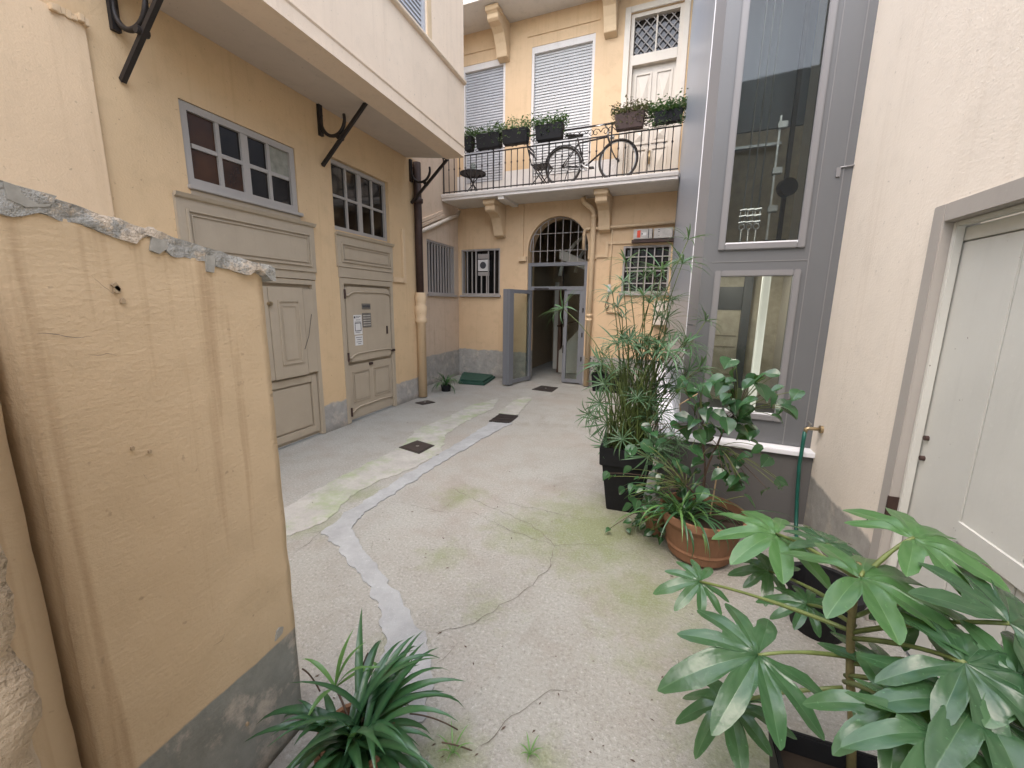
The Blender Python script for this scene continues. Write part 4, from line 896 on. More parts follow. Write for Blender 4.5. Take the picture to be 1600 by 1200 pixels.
def heart_mesh(seed, mat, fold=.25, droop=.35):
    rnd = random.Random(seed); mb = MB(); mb.at = []
    prof = [(0, .0), (.02, .22), (.10, .40), (.25, .50), (.42, .47), (.60, .36), (.78, .20), (.92, .07), (1, 0)]
    for (x, w_) in prof:
        back = -.16*math.exp(-((x-.02)/.08)**2)
        for s_ in (-1, -.5, -.04, 0, .04, .5, 1):
            y = w_*s_*.92; xx = x+back*abs(s_)
            mb.v.append(Vector((xx, y, fold*abs(y)-droop*x*x+.03*math.sin(9*x+seed)*abs(s_)))); mb.at.append(1. if s_ == 0 else 0.)
    for i in range(len(prof)-1):
        for j in range(6): mb.f.append((i*7+j, i*7+j+1, (i+1)*7+j+1, (i+1)*7+j))
    return mb.mesh('leaf', mat, True, fixn=False)
def strap(p0, d, L, wd, sag, n=10, tip=.0, twist=0.):
    """arching strap leaf from p0 going along horizontal direction d with initial rise"""
    mb = MB(); mb.at = []; pos = Vector(p0); h = Vector((d[0], d[1], 0)); rise = d[2]
    hl = h.length or 1e-6; hn = h/hl; ang = math.atan2(rise, hl); step = L/n
    for i in range(n+1):
        f = i/n; w_ = wd*(math.sin(min(1, .25+f*1.15)*math.pi*.5)*(1-max(0, f-.55)/.45*.97 if f > .55 else 1))
        side = Vector((-hn.y, hn.x, 0))*math.cos(twist*f)+Vector((0, 0, math.sin(twist*f)))
        upn = Vector((-hn.x*math.sin(ang), -hn.y*math.sin(ang), math.cos(ang)))
        for s_ in (-1, 0, 1): mb.v.append(pos+side*s_*w_/2+upn*abs(s_)*w_*.16); mb.at.append(1-abs(s_))
        pos = pos+(hn*math.cos(ang)+Vector((0, 0, math.sin(ang))))*step
        ang -= sag/n*(.4+1.4*f)
    for i in range(n):
        for j in range(2): mb.f.append((i*3+j, i*3+j+1, (i+1)*3+j+1, (i+1)*3+j))
    return mb
def orient(loc, xdir, up, s=1.):
    x = Vector(xdir).normalized(); z = Vector(up); z = (z-x*z.dot(x)).normalized(); y = z.cross(x)
    return Matrix(((x.x*s, y.x*s, z.x*s, loc[0]), (x.y*s, y.y*s, z.y*s, loc[1]), (x.z*s, y.z*s, z.z*s, loc[2]), (0, 0, 0, 1)))
def bez(a, b, c, n=8): return [a*(1-t)**2+b*2*t*(1-t)+c*t*t for t in [i/n for i in range(n+1)]]

# ------------------------------------------------------------------ fatsia in its black square pot
PZ = .40; pa = gp(1200, 1127, PZ); pb = gp(1345, 1172, PZ); pu = Vector((pb.x-pa.x, pb.y-pa.y, 0)).normalized(); pv = Vector((pu.y, -pu.x, 0)); PW = .42
fp = thing('potted_fatsia', 'large glossy hand-leaved fatsia in a black square pot at the right foreground', 'potted plant', pa+pu*PW/2+pv*PW/2-Vector((0, 0, PZ)))
def sq(c, w_, z): return [(c+pu*a*w_+pv*b*w_).to_3d()*1+Vector((0, 0, z)) for a, b in ((-.5, -.5), (.5, -.5), (.5, .5), (-.5, .5))]
pc = Vector((*(pa+pu*PW/2+pv*PW/2).xy, 0))
mb = MB(); rr = [sq(pc, PW*.78, .0), sq(pc, PW, PZ), sq(pc, PW-.03, PZ), sq(pc, PW-.05, PZ-.07)]
for ring in rr: mb.v += ring
for k in range(3):
    for i in range(4): mb.f.append((k*4+i, k*4+(i+1) % 4, k*4+4+(i+1) % 4, k*4+4+i))
mb.f.append((0, 1, 2, 3)); part('pot', mb, M['black_plastic'], fp, bevel=.004)
part('soil', MB().prism(sq(pc, PW-.045, PZ-.10), sq(pc, PW-.048, PZ-.06)), M['soil'], fp)
sb = Vector((.61, 1.20, PZ-.06)); st = [sb, Vector((.60, 1.215, .52)), Vector((.585, 1.24, .66)), Vector((.575, 1.255, .78)), Vector((.57, 1.26, .90)), Vector((.568, 1.262, .98))]
sb0 = Vector((pc.x*.5+sb.x*.5, pc.y*.5+sb.y*.5, PZ-.07)); st[0] = Vector((.612, 1.19, PZ-.065))
part('stem', MB().tube(st, [.012, .0105, .0105, .010, .009, .007], 10), M['bark'], fp, smooth=True)
FM = [fatsia_mesh(k, M['fatsia'], .20+.07*k, 8+k % 2) for k in range(4)]; FN = [fatsia_mesh(10+k, M['fatsia_new'], .25, 8) for k in range(2)]
# (px, py, range, leaf radius in m, pointing px direction of the middle lobe, tilt up vector, young?, stem height)
leaves = [(1213, 834, 1.75, .255, (-1, .05), (.05, -.12, 1), 1, .95), (1094, 909, 1.55, .15, (-1, .05), (-.2, -.5, 1), 0, .80), (1203, 893, 1.75, .15, (-.8, -.3), (-.1, -.3, 1), 0, .85),
          (1345, 901, 1.32, .24, (1, .12), (.0, -.02, 1), 1, .97), (1428, 840, 1.45, .21, (.9, .0), (.0, -.15, 1), 1, .97), (1184, 1024, 1.22, .25, (-1, .15), (-.25, -.45, 1), 0, .72),
          (1140, 1100, 1.28, .19, (-.4, 1), (-.5, -.7, .7), 0, .62), (1508, 1036, 1.18, .225, (1, .4), (.2, -.4, 1), 0, .78), (1577, 974, 1.32, .22, (.9, -.5), (.25, -.45, 1), 0, .80),
          (1400, 1108, 1.10, .21, (.9, .6), (.0, -.35, 1), 0, .64), (1425, 945, 1.55, .16, (.9, .3), (.2, -.3, 1), 0, .85), (1385, 1058, 1.35, .19, (.7, .1), (.1, -.3, 1), 0, .70),
          (1292, 850, 1.65, .17, (.2, -.8), (.0, -.45, 1), 0, .95), (1262, 945, 1.55, .13, (-.7, -.2), (-.3, -.2, 1), 0, .82), (1525, 1100, 1.15, .22, (.9, .8), (.2, -.2, 1), 0, .66),
          (1470, 1150, 1.05, .20, (.6, 1), (.2, -.3, 1), 0, .58), (1590, 1060, 1.22, .18, (1, .2), (.3, -.3, 1), 0, .72)]
for i, (x, y, r, s_, dpx, up, young, hz) in enumerate(leaves):
    c = atr(x, y, r); tip = atr(x+dpx[0]*30, y+dpx[1]*30, r); xd = tip-c; xd.z *= .4
    # bring the pointing direction to the horizontal plane as seen from above
    g0, g1 = gp(x, y, c.z-.02), gp(x+dpx[0]*30, y+dpx[1]*30, c.z-.02); xd = (g1-g0); xd.z = 0
    me = (FN if young else FM)[i % (2 if young else 4)]
    lf = part('leaf', me, None, fp, M=orient(c, xd, up, s_))
    zz = hz-.02; a = Vector((.58, 1.25, zz)); mid = (a+c)/2+Vector((0, 0, .03)); mid = mid.lerp(c, .15)
    part('leaf_stalk', MB().tube(bez(a, mid, c), [.0065]*4+[.005]*5, 6), M['stalk'], fp, smooth=True)

# ------------------------------------------------------------------ strap-leaved plant at the foot of the screen wall
cb = Vector((-.86, .95, 0)); cp = thing('potted_strap_plant', 'bushy dark green strap-leaved plant in a clay pot at the foot of the screen wall', 'potted plant', cb)
part('pot', MB().lathe(cb, [(0, .001), (.085, .001), (.115, .17), (.13, .17), (.13, .21), (.115, .21), (.11, .18), (0, .17)], 20), M['terracotta'], cp, smooth=False)
rnd = random.Random(3); top = cb+Vector((0, 0, .18))
for i in range(125):
    a = rnd.uniform(0, 6.283); el = rnd.uniform(.15, 1.35); L = rnd.uniform(.24, .44); d = (math.cos(a)*math.cos(el), math.sin(a)*math.cos(el), math.sin(el))
    if d[0] < -.15 and rnd.random() < .8: continue
    part('leaf', strap(top+Vector((rnd.uniform(-.05, .05), rnd.uniform(-.05, .05), 0)), d, L, rnd.uniform(.024, .038), rnd.uniform(1.1, 2.4), 10, twist=rnd.uniform(-.4, .4)), M['strap'], cp, smooth=True, fixn=False)
def shoot(base, tip, n, L, seed, mat):
    rn = random.Random(seed); part('runner', MB().tube(bez(base, (base+tip)/2+Vector((0, 0, .05)), tip), .004, 5), M['twig'], cp, smooth=True)
    for k in range(n):
        a = rn.uniform(0, 6.283); el = rn.uniform(.6, 1.35); part('leaf', strap(tip, (math.cos(a)*math.cos(el), math.sin(a)*math.cos(el), math.sin(el)), L*rn.uniform(.7, 1.1), .02, rn.uniform(.8, 1.8), 8), mat, cp, smooth=True, fixn=False)
shoot(top, atr(524, 1075, 1.42), 6, .19, 1, M['strap_new']); shoot(top, atr(600, 1068, 1.50), 6, .12, 2, M['strap_new']); shoot(top, atr(505, 1140, 1.30), 5, .16, 5, M['strap'])
for (xa, ya, xb, yb, r) in ((640, 1115, 715, 1140, 1.35), (690, 1160, 770, 1190, 1.30), (500, 1080, 472, 1045, 1.40), (560, 1070, 575, 1020, 1.42)):
    a, b = atr(xa, ya, r), atr(xb, yb, r); part('runner', MB().tube(bez(a, (a+b)/2+Vector((0, 0, .03)), b), .0028, 5), M['twig'], cp)
# little weeds in the ground
for x, y, s_, lab in ((828, 1180, .07, 'tiny grassy weed in the paving, the one farther right'), (708, 1178, .10, 'small strap-leaved seedling in the paving beside the clay pot')):
    c = gp(x, y); t = thing('weed', lab, 'weed', c)
    for k in range(7):
        a = k*.9+s_*30; part('leaf', strap(c, (math.cos(a)*.5, math.sin(a)*.5, .8), s_*rnd.uniform(.7, 1.2), .007, 1.6, 6), M['strap_new'], t, smooth=True, fixn=False)

# ------------------------------------------------------------------ papyrus in its tall black planter
tc = Vector((-.13, 3.42, 0)); pp_ = thing('potted_papyrus', 'tall umbrella papyrus in a tapered black planter beside the lift plinth', 'potted plant', tc)
def sqz(w_, z, c=tc): return [c+Vector((a*w_, b*w_, z)) for a, b in ((-.5, -.5), (.5, -.5), (.5, .5), (-.5, .5))]
mb = MB()
for ring in (sqz(.26, .0), sqz(.27, .03), sqz(.36, .40), sqz(.40, .40), sqz(.41, .55), sqz(.38, .55), sqz(.36, .50)): mb.v += ring
for k in range(6):
    for i in range(4): mb.f.append((k*4+i, k*4+(i+1) % 4, k*4+4+(i+1) % 4, k*4+4+i))
mb.f.append((0, 1, 2, 3)); part('planter', mb, M['black_plastic'], pp_, bevel=.005); part('soil', MB().prism(sqz(.355, .45), sqz(.365, .51)), M['soil'], pp_)
def umbel(seed, n):
    rn = random.Random(seed); mb = MB()
    for k in range(n):
        a = 6.283*k/n+rn.uniform(-.2, .2); el = rn.uniform(-.05, .75); q = strap((0, 0, 0), (math.cos(a)*math.cos(el), math.sin(a)*math.cos(el), math.sin(el)), rn.uniform(.7, 1.1), .06, rn.uniform(.5, 1.7), 6); mb.add(q.v, q.f)
    return mb.mesh('leaf_umbrella', M['papyrus'], True, fixn=False)
UM = [umbel(k, 13+2*k) for k in range(4)]
tall = [(1075, 375, 3.35, .15), (1034, 421, 3.3, .20), (1066, 412, 3.45, .20), (957, 458, 3.2, .15), (978, 410, 3.5, .15), (1050, 470, 3.4, .15), (1014, 474, 3.3, .17), (1028, 464, 3.5, .15), (972, 497, 3.3, .12), (880, 482, 3.6, .20), (985, 532, 3.25, .16), (1040, 500, 3.4, .15), (1000, 545, 3.4, .16), (945, 600, 3.1, .15), (938, 630, 3.05, .14), (930, 655, 3.1, .12), (1068, 545, 3.45, .18), (1075, 580, 3.4, .2)]
rnd = random.Random(11)
for k in range(12): tall.append((rnd.gauss(1015, 34), rnd.uniform(430, 540), rnd.uniform(3.2, 3.5), rnd.uniform(.12, .17)))
for k in range(56): tall.append((rnd.gauss(1005, 36), rnd.uniform(535, 720), rnd.uniform(3.15, 3.5), rnd.uniform(.11, .20)))
for i, (x, y, r, s_) in enumerate(tall):
    tipp = atr(x, y, r); b0 = tc+Vector((rnd.uniform(-.15, .15), rnd.uniform(-.15, .15), .50))
    mid = Vector((b0.x*.6+tipp.x*.4, b0.y*.6+tipp.y*.4, b0.z+(tipp.z-b0.z)*.62))
    if x < 950: mid.z = max(mid.z, tipp.z*.5+.5)
    stl = part('stem', MB().tube(bez(b0, mid, tipp, 6), [.0055]*3+[.0035]*4, 5), M['papyrus_stalk'], pp_, smooth=True)
    ax = (tipp-mid).normalized(); part('leaf_umbrella', UM[i % 4], None, stl, M=orient(tipp, ax.orthogonal(), ax.lerp(Vector((0, 0, 1)), .4), s_*1.3))
mb = MB()
for k in range(80):
    b0 = tc+Vector((rnd.uniform(-.16, .16), rnd.uniform(-.16, .16), .50)); a = rnd.uniform(0, 6.283); h = rnd.uniform(.25, .85)
    mb.tube(bez(b0, b0+Vector((0, 0, h*.6)), b0+Vector((math.cos(a)*.14, math.sin(a)*.14, h)), 3), .0035, 4)
tag(part('stem_thicket', mb, M['papyrus_stalk'], pp_, smooth=True), kind='stuff')

# ------------------------------------------------------------------ climber in the big terracotta pot
vc = Vector((.40, 2.86, 0)); vp = thing('potted_climber', 'trailing heart-leaved climber and spider plant in a wide terracotta pot by the lift plinth', 'potted plant', vc)
part('pot', MB().lathe(vc, [(0, .001), (.17, .001), (.20, .03), (.21, .075), (.22, .09), (.21, .10), (.245, .24), (.262, .26), (.275, .28), (.275, .325), (.255, .325), (.24, .27), (0, .26)], 32), M['terracotta'], vp, smooth=False, bevel=.003)
part('soil', MB().lathe(vc, [(0, .285), (.243, .275), (.243, .262), (0, .262)], 20), M['soil'], vp)
HM = [heart_mesh(k, M['vine'], .2+.1*k, .25+.1*k) for k in range(4)]
rnd = random.Random(21)
vl = [(1142, 562, .075), (1128, 590, .07), (1150, 612, .07), (1168, 590, .06), (1186, 602, .075), (1125, 625, .10), (1140, 640, .11), (1200, 612, .06), (1215, 585, .05), (1222, 605, .05), (1228, 628, .06), (1150, 575, .05), (1085, 605, .06), (1075, 612, .05), (1100, 600, .05), (1175, 640, .07), (1180, 672, .08), (1222, 634, .075), (1110, 690, .09), (1120, 702, .08), (1060, 650, .06), (1050, 665, .055), (1070, 668, .06), (1085, 655, .06), (1135, 655, .07), (1190, 700, .045), (1175, 690, .05), (1040, 690, .06),
      (1005, 692, .06), (990, 700, .06), (1015, 715, .05), (985, 733, .05), (1035, 728, .05), (1070, 730, .055), (1095, 720, .05), (975, 765, .045), (985, 790, .05), (1000, 760, .04), (1100, 765, .06), (1160, 760, .06), (1165, 775, .055), (1215, 750, .045), (1200, 765, .04), (1225, 755, .03), (1060, 760, .05), (1130, 740, .05), (985, 815, .035), (1010, 830, .035), (1045, 800, .04), (1080, 700, .06), (1090, 675, .055), (1105, 640, .06), (1115, 665, .06), (1155, 655, .05), (1160, 630, .055), (1208, 650, .045), (1195, 585, .045), (1180, 625, .06), (1025, 745, .045), (1012, 775, .04), (1000, 805, .04), (1020, 700, .05), (1140, 600, .06), (1098, 632, .055)]
rv = random.Random(77)
for k in range(60): vl.append((rv.gauss(1130, 48), rv.uniform(580, 760), rv.uniform(.03, .06)))
for k in range(44): vl.append((rv.gauss(1022, 30), rv.uniform(690, 850), rv.uniform(.025, .045)))
hubs = [vc+Vector((.0, .05, .30)), vc+Vector((.06, .1, .75)), vc+Vector((.15, .15, .95)), vc+Vector((-.05, .12, .85)), vc+Vector((-.12, -.02, .48))]
part('vine_stem', MB().tube(bez(hubs[0], (hubs[0]+hubs[1])/2+Vector((-.06, 0, 0)), hubs[1])+bez(hubs[1], (hubs[1]+hubs[2])/2+Vector((0, 0, .08)), hubs[2])[1:], .007, 6), M['twig'], vp, smooth=True)
part('vine_stem', MB().tube(bez(hubs[0], (hubs[0]+hubs[3])/2+Vector((.05, .05, 0)), hubs[3]), .007, 6), M['twig'], vp, smooth=True)
part('cane', MB().tube([vc+Vector((.05, .02, .27)), vc+Vector((.07, .04, .62))], .005, 6), M['drytwig'], vp)
part('vine_stem', MB().tube(bez(hubs[0], vc+Vector((-.06, 0, .45)), hubs[4]), .006, 6), M['twig'], vp, smooth=True)
part('vine_stem', MB().tube([atr(1080, 650, 2.95), atr(1064, 645, 2.93), atr(1062, 632, 2.92), atr(1090, 615, 2.95)], .004, 5), M['drytwig'], vp, smooth=True)
for i, (x, y, s_) in enumerate(vl):
    c = atr(x, y, 2.92+rnd.uniform(-.14, .18)); a = rnd.uniform(0, 6.283); xd = Vector((math.cos(a), math.sin(a)*.7-.25, rnd.uniform(-.7, .1)))
    s2 = s_*1.6
    part('leaf', HM[i % 4], None, vp, M=orient(c, xd, (rnd.uniform(-.5, .5), rnd.uniform(-.9, .1), 1), s2))
    hb = min(hubs, key=lambda h: (h-c).length+(0 if h.z < c.z+.25 else .3))
    part('leaf_stalk', MB().tube(bez(hb.lerp(c, .15), (hb+c)/2+Vector((rnd.uniform(-.03, .03), rnd.uniform(-.03, .03), .05)), c, 6), .0022, 5), M['stalk'] if i % 3 else M['twig'], vp, smooth=True)
sp0 = vc+Vector((-.13, -.06, .28))
for i in range(75):
    a = rnd.uniform(0, 6.283); el = rnd.uniform(.3, 1.3); d = (math.cos(a)*math.cos(el)-.15, math.sin(a)*math.cos(el), math.sin(el))
    part('leaf', strap(sp0+Vector((rnd.uniform(-.05, .05), rnd.uniform(-.05, .05), 0)), d, rnd.uniform(.26, .50), .017, rnd.uniform(1.6, 2.9), 10), M['strap' if i % 3 else 'strap_new'], vp, smooth=True, fixn=False)
part('leaf', strap(vc+Vector((.1, -.05, .28)), (.75, .0, .55), .45, .015, 1.2, 10), M['strap'], vp, smooth=True, fixn=False)
# small clay pot between, trailing
c = gp(1022, 832); t = thing('small_pot_plant', 'little clay pot with trailing round leaves between the planter and the terracotta pot', 'potted plant', c)
part('pot', MB().lathe(c, [(0, .001), (.055, .001), (.075, .12), (.085, .12), (.085, .15), (.075, .15), (.07, .12), (0, .12)], 18), M['terracotta'], t)
rm = MB()
for i in range(34):
    a = rnd.uniform(0, 6.283); r = rnd.uniform(.03, .15); p = c+Vector((math.cos(a)*r, math.sin(a)*r-.02, max(.012, .17-r*.95+rnd.uniform(-.02, .03))))
    part('leaf', HM[i % 4], None, t, M=orient(p, (math.cos(a), math.sin(a), rnd.uniform(-.6, .2)), (0, -.3, 1), rnd.uniform(.03, .05)))
    part('leaf_stalk', MB().tube(bez(c+Vector((0, 0, .13)), (c+p)/2+Vector((0, 0, .12)), p, 4), .0015, 4), M['stalk'], t)
# dark pot behind the fatsia
c = Vector((.93, 2.35, 0)); t = thing('plastic_pot', 'empty dark grey plastic pot on the ground behind the fatsia leaves', 'pot', c)
part('body', MB().lathe(c, [(0, .001), (.12, .001), (.16, .24), (.15, .24), (.115, .02), (0, .02)], 24), M['black_plastic'], t, smooth=False)
part('rim', MB().lathe(c, [(.16, .225), (.178, .228), (.178, .262), (.15, .262), (.15, .24)], 24), M['black_plastic'], t)

# ------------------------------------------------------------------ far pots
def far_pot(x, y, w_, h, lab, mat, sp, nl, leafm, fh):
    c = gp(x, y); t = thing('potted_shrub', lab, 'potted plant', c)
    mb = MB()
    for k, z in ((.75, 0), (1, h), (.9, h), (.88, h-.05)): mb.v += [c+Vector((a*w_*k, b*w_*k, z)) for a, b in ((-.5, -.5), (.5, -.5), (.5, .5), (-.5, .5))]
    for k in range(3):
        for i in range(4): mb.f.append((k*4+i, k*4+(i+1) % 4, k*4+4+(i+1) % 4, k*4+4+i))
    mb.f.append((0, 1, 2, 3)); part('planter', mb, mat, t); part('soil', MB().prism([c+Vector((a*w_*.88, b*w_*.88, h-.07)) for a, b in ((-.5, -.5), (.5, -.5), (.5, .5), (-.5, .5))], [c+Vector((a*w_*.88, b*w_*.88, h-.045)) for a, b in ((-.5, -.5), (.5, -.5), (.5, .5), (-.5, .5))]), M['soil'], t)
    part('foliage', foliage(c+Vector((0, 0, h)), (sp, sp, fh), nl, .05), leafm, t, fixn=False); return t
def foliage(c, ext, n, s_, seed=5, hang=0.):
    rn = random.Random(seed+n); mb = MB()
    for i in range(n):
        p = c+Vector((rn.gauss(0, .42)*ext[0], rn.gauss(0, .42)*ext[1], abs(rn.gauss(0, .5))*ext[2]-hang*rn.random()))
        a = rn.uniform(0, 6.283); d = Vector((math.cos(a), math.sin(a), rn.uniform(-.6, .9))).normalized(); q = d.cross(Vector((rn.uniform(-1, 1), rn.uniform(-1, 1), 1))).normalized(); L = s_*rn.uniform(.6, 1.4)
        mb.add([p, p+d*L*.5+q*L*.28, p+d*L, p+d*L*.5-q*L*.28], [(0, 1, 2, 3)])
        if i % 3 == 0: mb.add([c+Vector(((p.x-c.x)*.3, (p.y-c.y)*.3, -.02)), p, p+Vector((.004, .004, 0))], [(0, 1, 2)])
    return mb
far_pot(936, 610, .30, .34, 'dark leafy shrub in a black planter beside the entrance door', M['black_plastic'], .20, 260, M['box_leaf'], .34)
far_pot(962, 612, .40, .30, 'pale leafy plant in a wide black trough below the grid window', M['black_plastic'], .28, 260, M['box_pale'], .26)
c = gp(697, 611); t = thing('spider_plant', 'spider plant in a low pot on the ground at the far left corner', 'potted plant', c)
part('pot', MB().lathe(c, [(0, .001), (.08, .001), (.10, .12), (.09, .12), (0, .10)], 16), M['black_plastic'], t)
for i in range(46):
    a = rnd.uniform(0, 6.283); el = rnd.uniform(.3, 1.35); part('leaf', strap(c+Vector((0, 0, .10)), (math.cos(a)*math.cos(el), math.sin(a)*math.cos(el), math.sin(el)), rnd.uniform(.28, .50), .022, rnd.uniform(1.5, 2.9), 8), M['strap' if i % 4 else 'strap_new'], t, smooth=True, fixn=False)

# ------------------------------------------------------------------ things on the balcony
def rail_box(x0, x1, ytop, ybot, lab, fol, n, seed, pot=None):
    (s0, zt), (s1, zb) = FB.px(x0, ytop, .80), FB.px(x1, ybot, .80); s0, s1 = min(s0, s1), max(s0, s1)
    zt = (FB.px(x0, ytop, .80)[1]); zb = max(zt-.24, FB.px((x0+x1)/2, ybot, .80)[1]); zb = min(zb, zt-.14)
    t = thing('window_box', lab, 'planter', FB.p((s0+s1)/2, zb, .80), 'flower boxes hung on the balcony railing')
    pr_ = [FB.p(s0+.02, zb, .735), FB.p(s1-.02, zb, .735), FB.p(s1-.02, zb, .865), FB.p(s0+.02, zb, .865)]; pt = [FB.p(s0, zt, .722), FB.p(s1, zt, .722), FB.p(s1, zt, .885), FB.p(s0, zt, .885)]
    part('box', MB().hexa(pr_+pt), pot or M['black_plastic'], t, bevel=.005)
    part('hanger', MB().tube([FB.p(s0+.08, zt-.05, .72), FB.p(s0+.08, zt+.01, .70), FB.p(s0+.08, zt+.01, .69)], .005, 5).tube([FB.p(s1-.08, zt-.05, .72), FB.p(s1-.08, zt+.01, .70), FB.p(s1-.08, zt+.01, .69)], .005, 5), M['iron'], t)
    rn = random.Random(seed); mb = MB(); c = FB.p((s0+s1)/2, zt, .80)
    for i in range(int(n*2.2)):
        p = FB.p(rn.uniform(s0-.07, s1+.07), zt+abs(rn.gauss(0, .075))-(.24*rn.random() if rn.random() < .34 else 0), .81+rn.gauss(0, .07)); a = rn.uniform(0, 6.283)
        d = Vector((math.cos(a), math.sin(a), rn.uniform(-.3, 1))).normalized(); q = d.cross(Vector((rn.uniform(-1, 1), .3, 1))).normalized(); L = rn.uniform(.03, .065)
        mb.add([p, p+d*L*.5+q*L*.26, p+d*L, p+d*L*.5-q*L*.26], [(0, 1, 2, 3)])
        if i % 4 == 0: b0 = FB.p(s0+(s1-s0)*rn.random(), zt-.01, .80); mb.add([b0, p, p+Vector((.005, 0, 0))], [(0, 1, 2)])
    part('foliage', mb, fol, t, fixn=False)
rail_box(727, 740, 216, 240, 'black flower box half hidden behind the jutting storey corner', M['box_leaf'], 130, 1)
rail_box(746, 783, 213, 236, 'black flower box with low green plants, above the bistro table', M['box_leaf'], 170, 2)
rail_box(787, 826, 206, 229, 'black flower box with pale trailing leaves, next to the bistro table side', M['box_pale'], 220, 3)
rail_box(838, 880, 199, 223, 'black flower box with bushy green plants, above the folding chair', M['box_leaf'], 300, 4)
rail_box(962, 1006, 182, 202, 'flower box with dry purplish plants above the bicycle front wheel', M['box_purple'], 420, 5, M['rust_iron'])
rail_box(1022, 1066, 178, 192, 'flower box with dense green foliage in front of the panelled door', M['box_leaf'], 520, 6)

# bicycle
FD = .50
def bp(x, y): return FB.px(x, y, FD)
(rs, _), (fs, _) = bp(880, 260), bp(966, 246); WR = .325; hz_ = BZ1+WR+.018
bk = thing('bicycle', 'old black bicycle leaning behind the balcony railing', 'bicycle', FB.p((rs+fs)/2, BZ1, FD))
Q = lambda s, z, d=0.: FB.p(s, z, FD+d)
def wheel(s):
    circ = [Q(s+math.cos(R(a))*WR, hz_+math.sin(R(a))*WR) for a in range(0, 360, 10)]
    wh = part('wheel', MB().tube(circ, .022, 8, True), M['rubber'], bk, smooth=True)
    part('rim', MB().tube([Q(s+math.cos(R(a))*(WR-.025), hz_+math.sin(R(a))*(WR-.025)) for a in range(0, 360, 10)], .009, 6, True), M['steel'], wh, smooth=True)
    sp_ = MB()
    for k in range(24): a = R(k*15); sp_.tube([Q(s+.02*math.cos(a+1), hz_+.02*math.sin(a+1), .02*(-1)**k), Q(s+math.cos(a)*(WR-.03), hz_+math.sin(a)*(WR-.03))], .0016, 4)
    tag(part('spokes', sp_, M['steel'], wh), kind='stuff'); part('hub', MB().tube([Q(s, hz_, -.05), Q(s, hz_, .05)], .02, 10), M['iron'], wh)
wheel(rs); wheel(fs)
bbk = (rs+.40, hz_-.05); sea = (bbk[0]-.15, hz_+.50-.06); hdt = (fs-.20, hz_+.40); hdb = (fs-.15, hz_+.27)
fr = MB()
for a, b, r in ((bbk, sea, .015), (bbk, hdb, .016), ((sea[0]+.03, sea[1]-.08), hdt, .014), (hdt, hdb, .018)): fr.tube([Q(*a), Q(*b)], r, 8)
for d in (-.045, .045): fr.tube([Q(bbk[0], bbk[1], d*.4), Q(rs, hz_, d)], .009, 6).tube([Q(sea[0]+.02, sea[1]-.09, d*.3), Q(rs, hz_, d)], .008, 6)
tag(part('frame', fr, M['iron'], bk, smooth=True), kind=None)
fk = MB()
for d in (-.045, .045): fk.tube([Q(*hdb), Q(fs-.11, hz_+.15, d), Q(fs-.04, hz_+.03, d), Q(fs, hz_, d)], .010, 6)
part('fork', fk, M['iron'], bk, smooth=True)
part('handlebar', MB().tube([Q(hdt[0]-.16, hdt[1]+.09, -.27), Q(hdt[0]-.03, hdt[1]+.12, -.22), Q(hdt[0]+.02, hdt[1]+.10, -.06), Q(hdt[0]+.02, hdt[1]+.10, .06), Q(hdt[0]-.03, hdt[1]+.12, .22), Q(hdt[0]-.16, hdt[1]+.09, .27)], .011, 8).tube([Q(*hdt), Q(hdt[0]-.0, hdt[1]+.10)], .012, 8), M['steel'], bk, smooth=True)
part('lamp', MB().tube([Q(hdt[0]+.04, hdt[1]-.02), Q(hdt[0]+.11, hdt[1]-.02)], [.025, .042], 12), M['steel'], bk)
sdl = MB()
prof = [(-.16, .075), (-.10, .085), (-.02, .055), (.06, .025), (.13, .018)]
for x_, w_ in prof:
    for s_ in (-1, 0, 1): sdl.v.append(Q(sea[0]-.03+x_, sea[1]+.075-(.012 if s_ else 0), w_*s_))
    for s_ in (1, 0, -1): sdl.v.append(Q(sea[0]-.03+x_, sea[1]+.045-(.015 if s_ else 0), w_*s_*.9))
for i in range(4):
    for j in range(6): sdl.f.append((i*6+j, i*6+(j+1) % 6, i*6+6+(j+1) % 6, i*6+6+j))
sdl.f += [tuple(range(6)), tuple(range(24, 30))]
part('saddle', sdl, M['iron'], bk, smooth=True); part('seat_post', MB().tube([Q(*sea), Q(sea[0]-.02, sea[1]+.06)], .012, 8), M['steel'], bk)
cr = part('chainring', MB().tube([Q(bbk[0]+.075*math.cos(R(a)), bbk[1]+.075*math.sin(R(a)), .05) for a in range(0, 360, 18)], .007, 6, True).tube([Q(*bbk, -.07), Q(*bbk, .07)], .02, 10), M['steel'], bk, smooth=True)
for k in range(5): a = R(k*72); part('spider_arm', MB().tube([Q(*bbk, .05), Q(bbk[0]+.075*math.cos(a), bbk[1]+.075*math.sin(a), .05)], .006, 5), M['steel'], cr)
for s_ in (1, -1):
    e = (bbk[0]+.15*s_, bbk[1]-.06*s_); part('crank', MB().tube([Q(*bbk, .065*s_), Q(*e, .07*s_)], .009, 6), M['steel'], bk); part('pedal', MB().hexa([Q(e[0]+a*.045, e[1]+b*.012, (.075+c*.08)*s_) for c in (0, 1) for a, b in ((-1, -1), (1, -1), (1, 1), (-1, 1))]), M['iron'], bk)
part('chain', MB().tube([Q(bbk[0], bbk[1]+.075, .05), Q(rs, hz_+.03, .05), Q(rs-.03, hz_, .05), Q(rs, hz_-.03, .05), Q(bbk[0], bbk[1]-.075, .05)], .005, 5), M['iron'], bk)
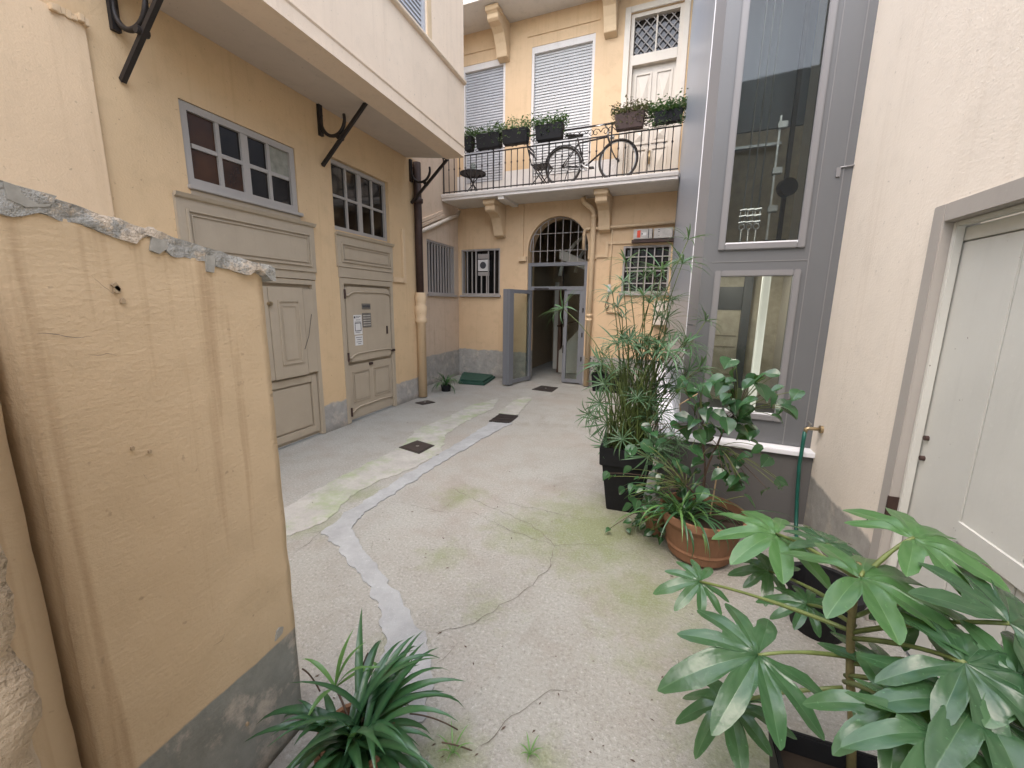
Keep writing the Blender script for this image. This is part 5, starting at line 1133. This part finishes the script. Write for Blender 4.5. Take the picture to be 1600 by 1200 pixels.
# rear mudguard
part('mudguard', MB().tube([Q(rs+math.cos(R(a))*(WR+.035), hz_+math.sin(R(a))*(WR+.035)) for a in range(20, 171, 10)], .010, 6), M['iron'], bk, smooth=True)
part('kickstand', MB().tube([Q(rs+.12, hz_-.02, .03), Q(rs+.06, BZ1+.004, .14)], .008, 6), M['iron'], bk)

# bistro table and folding chair
s0, z0 = FB.px(739, 254, .38); tz = BZ1+.46
t = thing('bistro_table', 'small round dark metal bistro table on the balcony', 'table', FB.p(s0, BZ1, .38)); c = FB.p(s0, 0, .38)
part('tabletop', MB().lathe(c, [(0, tz), (.26, tz), (.265, tz-.01), (.26, tz-.035), (.245, tz-.035), (.245, tz-.012), (0, tz-.012)], 28), M['iron'], t)
for k in range(4):
    a = R(45+90*k); part('leg', MB().tube([c+Vector((math.cos(a)*.20, math.sin(a)*.20, BZ1)), c+Vector((math.cos(a+3.14)*.15, math.sin(a+3.14)*.15, tz-.02))], .010, 6), M['iron'], t)
v_ = thing('glass_jar', 'pale glass jar standing on the bistro table', 'jar', c+Vector((0, 0, tz))); part('jar_body', MB().lathe(c, [(0, tz+.001), (.05, tz+.001), (.06, tz+.05), (.06, tz+.13), (.045, tz+.17), (.05, tz+.18), (.04, tz+.18), (.05, tz+.12), (.045, tz+.01), (0, tz+.01)], 18), M['glass'], v_, smooth=True)
part('jar_rim', MB().tube([c+Vector((.05*math.cos(R(a)), .05*math.sin(R(a)), tz+.18)) for a in range(0, 360, 20)], .005, 5, True), M['steel'], v_)
s0, _ = FB.px(846, 268, .42)
t = thing('folding_chair', 'black slatted folding chair beside the bicycle', 'chair', FB.p(s0, BZ1, .42)); hs_ = BZ1+.40
C = lambda a, z, d=0.: FB.p(s0+a, z, .42+d)
for d in (-.18, .18):
    part('leg', MB().tube([C(.16, BZ1, d), C(-.14, hs_+.02, d), C(-.24, hs_+.38, d)], .010, 6), M['iron'], t, smooth=True); part('leg', MB().tube([C(-.18, BZ1, d*.9), C(.16, hs_-.01, d*.9)], .010, 6), M['iron'], t)
for k in range(6): part('seat_slat', MB().hexa([C(-.15+k*.058+a, hs_+b, d) for d in (-.19, .19) for a, b in ((0, 0), (.045, 0), (.045, .014), (0, .014))]), M['iron'], t)
for z in (.24, .33): part('back_slat', MB().hexa([C(-.21-(z-.24)*.28+a, hs_+z+b, d) for d in (-.185, .185) for a, b in ((0, 0), (.014, 0), (.0, .05), (-.014, .05))]), M['iron'], t)
